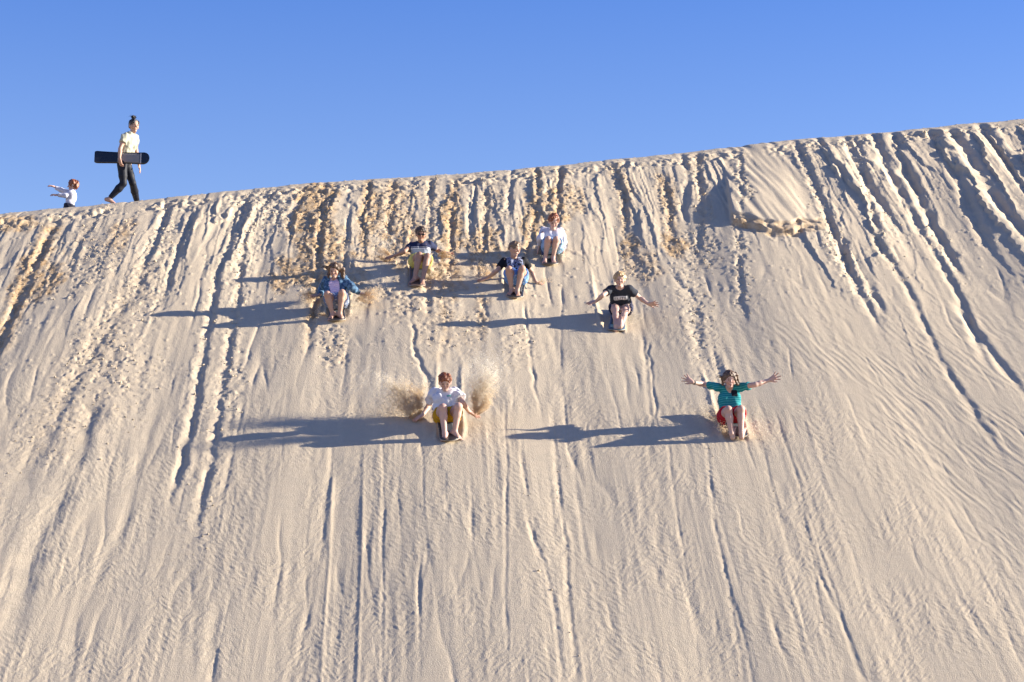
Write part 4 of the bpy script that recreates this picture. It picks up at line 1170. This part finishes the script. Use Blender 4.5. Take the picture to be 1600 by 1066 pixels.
# ---- on the crest
def crest_pt(px, q):
    s = pl(px, np.interp(px, [c[0] for c in crest_px], [c[1] for c in crest_px]))[0]
    u0 = float(crest(np.array([s]))[0]); sa = np.array([s]); ua = np.array([u0 + q]); h = surf(sa, ua)[0][0]
    uu, dn, tu = base(sa, ua); return su(s, float(uu[0]) + h * math.sin(tu[0]), float(dn[0]) + h * math.cos(tu[0]))
def jd(px, py, Y):
    r = ray(px, py); return CAM + r * (Y / r[1])
def proj(p):
    d = np.asarray(p) - CAM; z = d @ FWD; return round(float(800 + F_PX * (d @ RGT) / z), 1), round(float(533 - F_PX * (d @ UPV) / z), 1)
def woman():
    T = lambda x, y, Y: jd(60 + x / 5.923, 160 + y / 5.923, Y)
    a = crest_pt(166, .55); b = crest_pt(200, 1.6); Y = a[1] + .15
    dbg('crest a', proj(a), 'b', proj(b), Y, 'scale', F_PX / Y)
    J = dict(head=T(884, 222, Y), neck=T(862, 292, Y), pelvis=T(790, 545, Y + .02), shL=T(800, 318, Y - .13), shR=T(893, 325, Y + .13),
             elL=T(757, 430, Y - .19), wrL=T(752, 515, Y - .22), tipL=T(765, 580, Y - .17), elR=T(905, 450, Y + .2), wrR=T(930, 580, Y + .12), tipR=T(948, 660, Y + .1),
             hipL=T(775, 575, Y - .07), hipR=T(812, 572, Y + .09), knL=T(787, 752, Y - .08), knR=T(872, 748, Y + .08), anL=T(655, 893, Y - .06), toeL=T(605, 915, Y - .06), anR=T(834, 925, Y + .10))
    J['anR'] = np.array([J['anR'][0], b[1] + .1, b[2] + .075]); J['toeR'] = J['anR'] + np.array([.14, -.02, -.035])
    J['anL'] = np.array([J['anL'][0], J['anL'][1], a[2] + .10]); J['toeL'] = J['anL'] + np.array([.13, 0, -.075])
    f = Figure(np.array([J['pelvis'][0], Y, a[2]]), 1.0, J, Cdir(38, 6, 0), SK_FAIR, 'woman in a pale green t-shirt and black leggings walking the crest, board under arm', None,
               hands={'L': (RGT * .8 + np.array([0, .6, 0]), .06, 1.0), 'R': (-RGT, .1, .4), 'thL': 1, 'thR': 1}, vox=.0072)
    f.body(1.02)
    f.shirt('t_shirt', cloth_mat('sage_tee', (.39, .38, .29)), .52, g=.016, seed=81, hem=.06, amp=.009)
    K = 1.0
    def leg(F, nz):
        F.cone(J['pelvis'] - f.side * .04, .098, J['pelvis'] + f.side * .04, .098, .03); F.cone(J['pelvis'], .095, J['pelvis'] + f.up * .06, .085, .03)
        for a_ in 'LR':
            h, kn, an = J['hip' + a_], J['kn' + a_], J['an' + a_]
            F.cone(h, .083, h * .4 + kn * .6, .067, .03); F.cone(h * .4 + kn * .6, .067, kn, .053, .02)
            m = kn * .68 + an * .32 - RGT * .012; e = kn + (an - kn) * .93; d = nrm(an - kn)
            m = m + RGT * .012; F.cone(kn, .054, m, .060, .02); F.cone(m, .059, e + d * .02, .037, .02, cut=[(e, d)])
    f.cloth('leggings', cloth_mat('leggings', (.012, .013, .02), .6), [leg], 82, 0, [(J['pelvis'] + f.up * .10, f.up)])
    F = f.hair(H_DARK, 'bun', 83, .5); h = J['head']
    F.ell(f.hp(0, -.03, .145), (.036, .034, .030), f.fr, .015, noise=f.hn)
    F.cone(f.hp(0, -.03, .09), .024, f.hp(0, -.03, .15), .024, .01)
    for dx, dz in ((-.055, .155), (-.03, .175), (.045, .14), (.035, .17)): F.cone(f.hp(0, -.03, .13), .016, h + H_(f, dx, dz), .004, .01)
    f.finish_hair(H_DARK, [([h + H_(f, 0, .12), h + H_(f, -.05, .17), h + H_(f, -.08, .165)], .009, 10)]); f.face(mat('brow_w', (.03, .02, .015)), 'closed')
    # the board under her arm
    c0 = T(520, 508, Y - .15); c1 = T(1030, 524, Y - .09); Ld = float(np.linalg.norm(c1 - c0)); yax = nrm(c0 - c1)
    nb = np.array([0, -1, .06]); nb = nrm(nb - yax * (nb @ yax)); xb = np.cross(yax, nb)
    wdt = .205
    M = Matrix(((xb[0], yax[0], nb[0], c1[0]), (xb[1], yax[1], nb[1], c1[1]), (xb[2], yax[2], nb[2], c1[2]), (0, 0, 0, 1)))
    root = empty('sandboard'); root.matrix_world = M; tag(root, 'glossy black sandboard held under the arm of the woman on the crest', 'sandboard')
    blk = mat('gloss_black', (.01, .01, .014), .18)
    V, Q = board_mesh(Ld, wdt, .012, .03); link('deck', mesh_np('deck', V, Q, False), root, [blk])
    V, Q = board_mesh(Ld, wdt, .002, .03, z0=.0125, inset=.02, y0=.16, y1=.50); link('grip_mat', mesh_np('grip_mat', V, Q, False), root, [printM])
    V, Q = board_mesh(Ld, wdt, .002, .03, z0=.0125, inset=.012, y0=.13, y1=.15); link('print_stripe', mesh_np('print_stripe', V, Q, False), root, [mat('stripe_grey', (.35, .35, .36), .4)])
    return f
def child():
    a = crest_pt(100, 2.0); Y = a[1]
    T = lambda x, y, dy: jd(60 + x / 5.923, 160 + y / 5.923, Y + dy)
    dbg('child ground', proj(a), Y)
    J = dict(head=T(318, 772, 0), neck=T(315, 822, 0), pelvis=T(285, 965, 0), shL=T(300, 838, -.09), shR=T(308, 838, .09),
             elL=T(250, 862, -.13), wrL=T(170, 858, -.14), tipL=T(118, 855, -.12), elR=T(215, 815, .10), wrR=T(150, 782, .08), tipR=T(112, 772, .06),
             hipL=T(282, 985, -.05), hipR=T(282, 985, .05))
    g = a[2]
    for n, dy, dx in (('L', -.06, .02), ('R', .06, -.04)):
        J['an' + n] = np.array([J['pelvis'][0] + dx, Y + dy, g + .07]); J['kn' + n] = (J['hip' + n] + J['an' + n]) / 2 + np.array([-.03, 0, 0]); J['toe' + n] = J['an' + n] + np.array([-.12, 0, -.03])
    F0 = nrm(np.array([-1, -.15, -.05]))
    f = Figure(np.array([J['pelvis'][0], Y, g]), .78, J, (F0, np.array([0, 0, 1.0])), SK_PALE, 'small red-haired child in a white long-sleeved top behind the crest, arms forward', None,
               hands={'L': (np.array([0, 0, -1.0]), .2, .6), 'R': (np.array([0, 0, -1.0]), .2, .8), 'thL': 1, 'thR': -1}, vox=.0068)
    f.front = nrm(np.array([-1.0, -.2, 0]) - f.up * (np.array([-1.0, -.2, 0]) @ f.up)); f.side = np.cross(f.front, f.up); f.tfr = np.array([f.side, f.front, f.up])
    f.body(.86)
    f.shirt('long_sleeved_top', cloth_mat('white_child', (.56, .55, .62)), long=True, seed=91, g=.014, amp=.007, sleeve=1, hem=-.02)
    f.shorts('trousers', cloth_mat('dark_trousers', (.02, .022, .04)), .9, seed=92, top=.03)
    F = f.hair(H_RED, 'mid', 93, 1.1); h = J['head']
    F.ell(h + H_(f, .055, -.005), (.045, .045, .04), np.eye(3), .02, noise=f.hn)
    F.cone(h + H_(f, .03, .03), .045, h + H_(f, .085, .03), .018, .02, noise=f.hn)
    F.cone(h + H_(f, .05, -.02), .035, h + H_(f, .075, -.05), .012, .02, noise=f.hn)
    f.finish_hair(H_RED, [([h + H_(f, .02, .07), h + H_(f, .08, .08), h + H_(f, .12, .05)], .008, 12)]); f.face(mat('brow_k', (.3, .12, .06)), 'closed')
    return f
woman(); child()
dbg('people tris', TRI[0], time.time() - T00)

# ------------------------------------------------------------------ flying sand: loose grains along the arcs they were thrown on
grainM = bpy.data.materials.new('flying_sand'); grainM.use_nodes = True
def _g():
    n = grainM.node_tree; b = n.nodes['Principled BSDF']; b.inputs['Roughness'].default_value = .95; b.inputs['Specular IOR Level'].default_value = .1
    c = mixc(n.nodes, n.links, attr_node(n.nodes, 'pale'), (.92, .76, .54), (.97, .93, .85)); n.links.new(c, b.inputs['Base Color'])
    tl = n.nodes.new('ShaderNodeBsdfTranslucent'); n.links.new(c, tl.inputs[0]); ms = n.nodes.new('ShaderNodeMixShader'); ms.inputs[0].default_value = .6
    n.links.new(b.outputs[0], ms.inputs[1]); n.links.new(tl.outputs[0], ms.inputs[2]); n.links.new(ms.outputs[0], n.nodes['Material Output'].inputs[0])
_g()
def spray(label, ref, paths, seed=1, R=.0024):
    """paths: (pixel polyline, metres up the slope at start and end, start and end spread, grains, paleness 0..1)"""
    s0, u0 = pl(*ref); rng = np.random.default_rng(seed); PP = []; RR = []; CC = []
    for pts, b0, b1, w0, w1, cnt, pale in paths:
        n = len(pts); W = np.array([jp(x, y, u0, b0 + (b1 - b0) * i / (n - 1)) for i, (x, y) in enumerate(pts)])
        nf = max(10, cnt // 70)                            # filaments
        off = rng.normal(size=(nf, 3)) * np.array([1, .8, 1]); tmax = rng.uniform(.4, 1.05, nf); ph = rng.uniform(0, 6.28, (nf, 3)); wt = rng.lognormal(0, .8, nf)
        k = rng.choice(nf, cnt, p=wt / wt.sum()); t = rng.random(cnt) ** .9 * tmax[k]
        t = np.minimum(t, .999); x = t * (n - 1); i = np.minimum(x.astype(int), n - 2); f = (x - i)[:, None]
        # smooth interpolation
        p0 = W[np.maximum(i - 1, 0)]; p1 = W[i]; p2 = W[i + 1]; p3 = W[np.minimum(i + 2, n - 1)]
        c = .5 * (2 * p1 + (p2 - p0) * f + (2 * p0 - 5 * p1 + 4 * p2 - p3) * f ** 2 + (3 * p1 - p0 - 3 * p2 + p3) * f ** 3)
        wd = (w0 + (w1 - w0) * t)[:, None]
        curl = np.sin(ph[k] + t[:, None] * np.array([7, 5, 6.0])) * .35
        p = c + (off[k] * .75 + curl) * wd + rng.normal(size=(cnt, 3)) * wd * (.16 + .5 * t[:, None] ** 1.5) * (1 + pale)
        for (fr, am) in ((14, .030), (34, .016), (75, .008)):
            q = p * fr
            D = np.stack([np.sin(q[:, 2] + 1.7 * np.sin(q[:, 0] * .7 + seed)), np.sin(q[:, 0] * 1.1 + 2 * np.sin(q[:, 2] * .6)), np.sin(q[:, 0] + q[:, 2] * .8 + 1.5 * np.sin(q[:, 1] * .9))], 1)
            p = p + D * (am * np.minimum(.15 + t * 1.2, 1) * min(w1 / .1, 1.4))[:, None]
        PP.append(p); RR.append(R * (1 - .35 * pale) * np.exp(rng.normal(0, .35, cnt))); CC.append(np.clip(pale + .6 * (t - .4) + rng.normal(0, .12, cnt), 0, 1))
    P = np.concatenate(PP); Rr = np.concatenate(RR); Cc = np.concatenate(CC)
    ok = ((P - P0) @ NRM) > .03; P, Rr, Cc = P[ok], Rr[ok], Cc[ok]; g = len(P); o = P.mean(0)
    T = np.array([[1, 1, 1], [1, -1, -1], [-1, 1, -1], [-1, -1, 1.0]])
    W = P[:, None] + T[None] * Rr[:, None, None] * rng.uniform(.4, 1.5, (g, 4, 3))
    Fq = (np.array([[0, 1, 2], [0, 3, 1], [0, 2, 3], [1, 3, 2]])[None] + (np.arange(g) * 4)[:, None, None]).reshape(-1, 3)
    me = mesh_np('sand_spray', W.reshape(-1, 3) - o, Fq, False)
    at = me.attributes.new('pale', 'FLOAT', 'POINT'); at.data.foreach_set('value', np.repeat(Cc, 4).astype(np.float32))
    ob = link('sand_spray', me, None, [grainM]); ob.location = o; tag(ob, label, 'sand spray', kind='stuff')
spray('tall plumes of tan sand thrown up on both sides of the rider in the white t-shirt', (702, 687), [
    ([(657, 652), (655, 630), (646, 612), (630, 602), (618, 606)], .58, .85, .022, .06, 6000, .3),
    ([(652, 655), (642, 644), (628, 632), (612, 626)], .52, .80, .025, .07, 5000, .2),
    ([(650, 645), (632, 622), (612, 606), (590, 600), (574, 612)], .60, .95, .05, .10, 12000, .7),
    ([(648, 640), (634, 625), (620, 612), (604, 612)], .60, .9, .06, .09, 4500, .45),
    ([(655, 640), (657, 615), (664, 600), (660, 588)], .65, .9, .03, .06, 2200, .5),
    ([(640, 642), (616, 634), (596, 628), (576, 636)], .55, .8, .05, .09, 4500, .7),
    ([(742, 645), (742, 622), (746, 604), (754, 592)], .38, .45, .02, .06, 5600, .3),
    ([(745, 646), (759, 630), (766, 612), (769, 594)], .38, .45, .02, .06, 5600, .4),
    ([(748, 630), (757, 605), (764, 588), (762, 572), (748, 562)], .4, .5, .05, .10, 14000, .9),
    ([(744, 610), (742, 594), (736, 582), (724, 574)], .42, .52, .05, .10, 5000, .95)], 2, .0022)
spray('thin veil of sand kicked up around the board of the teal-shirted rider', (1152, 688), [
    ([(1140, 676), (1126, 656), (1112, 636), (1104, 618)], .4, .8, .02, .08, 1500, .4), ([(1132, 666), (1112, 650), (1090, 645), (1070, 650)], .45, .7, .03, .08, 900, .6),
    ([(1140, 688), (1128, 672), (1120, 662)], .08, .2, .02, .06, 900, .2), ([(1160, 690), (1172, 682), (1176, 662), (1170, 640)], .0, .2, .02, .10, 1500, .6), ([(1150, 692), (1165, 697), (1180, 690)], -.02, .02, .015, .05, 900, .1)], 3)
spray('sand puffs bursting from under the cuffs of the rider in the denim jacket', (528, 500), [
    ([(566, 462), (578, 456), (590, 448), (602, 440)], .42, .5, .03, .08, 1900, .3), ([(560, 466), (580, 466), (592, 460)], .35, .4, .025, .06, 1300, .1), ([(494, 462), (482, 456), (472, 448)], .6, .8, .025, .07, 1500, .1),
    ([(492, 464), (478, 464), (464, 462)], .55, .7, .02, .06, 900, .4), ([(512, 498), (502, 492), (490, 490)], .05, .15, .02, .05, 900, .2), ([(540, 500), (552, 492), (556, 480)], .05, .15, .02, .06, 500, .5)], 4)
spray('curled plume of sand behind the outstretched arm of the rider in sunglasses', (652, 442), [
    ([(612, 406), (606, 394), (594, 390), (580, 396)], .75, .9, .02, .05, 1700, .2), ([(606, 408), (594, 402), (582, 404)], .75, .85, .02, .05, 900, .0), ([(610, 400), (602, 382), (586, 374), (574, 378)], .8, 1.0, .03, .10, 1500, .9),
    ([(690, 402), (702, 398), (714, 396)], .5, .5, .03, .07, 1500, .0), ([(668, 440), (676, 428), (676, 415)], .05, .2, .02, .07, 900, .4), ([(640, 440), (634, 432)], .05, .15, .02, .04, 400, .3)], 5)
spray('low ochre dust beside the trailing hand of the rider in the patterned shirt', (803, 462), [
    ([(770, 436), (756, 426), (742, 420)], .6, .8, .03, .09, 1300, .1), ([(838, 444), (850, 438), (856, 430)], .35, .4, .02, .05, 500, .2), ([(812, 464), (822, 456)], .0, .1, .015, .04, 400, .3)], 6)
spray('faint dust trailing off the board of the blond rider in black', (965, 517), [
    ([(948, 512), (930, 504), (918, 490)], .3, .6, .03, .09, 700, .9), ([(975, 516), (986, 504), (990, 486)], .05, .25, .02, .08, 700, .7)], 7, .002)
spray('light dust beside the white-sleeved rider highest on the face', (862, 410), [
    ([(874, 408), (884, 400), (890, 386)], .05, .3, .02, .08, 700, .6), ([(850, 410), (842, 404)], .05, .2, .02, .05, 400, .4)], 8, .002)
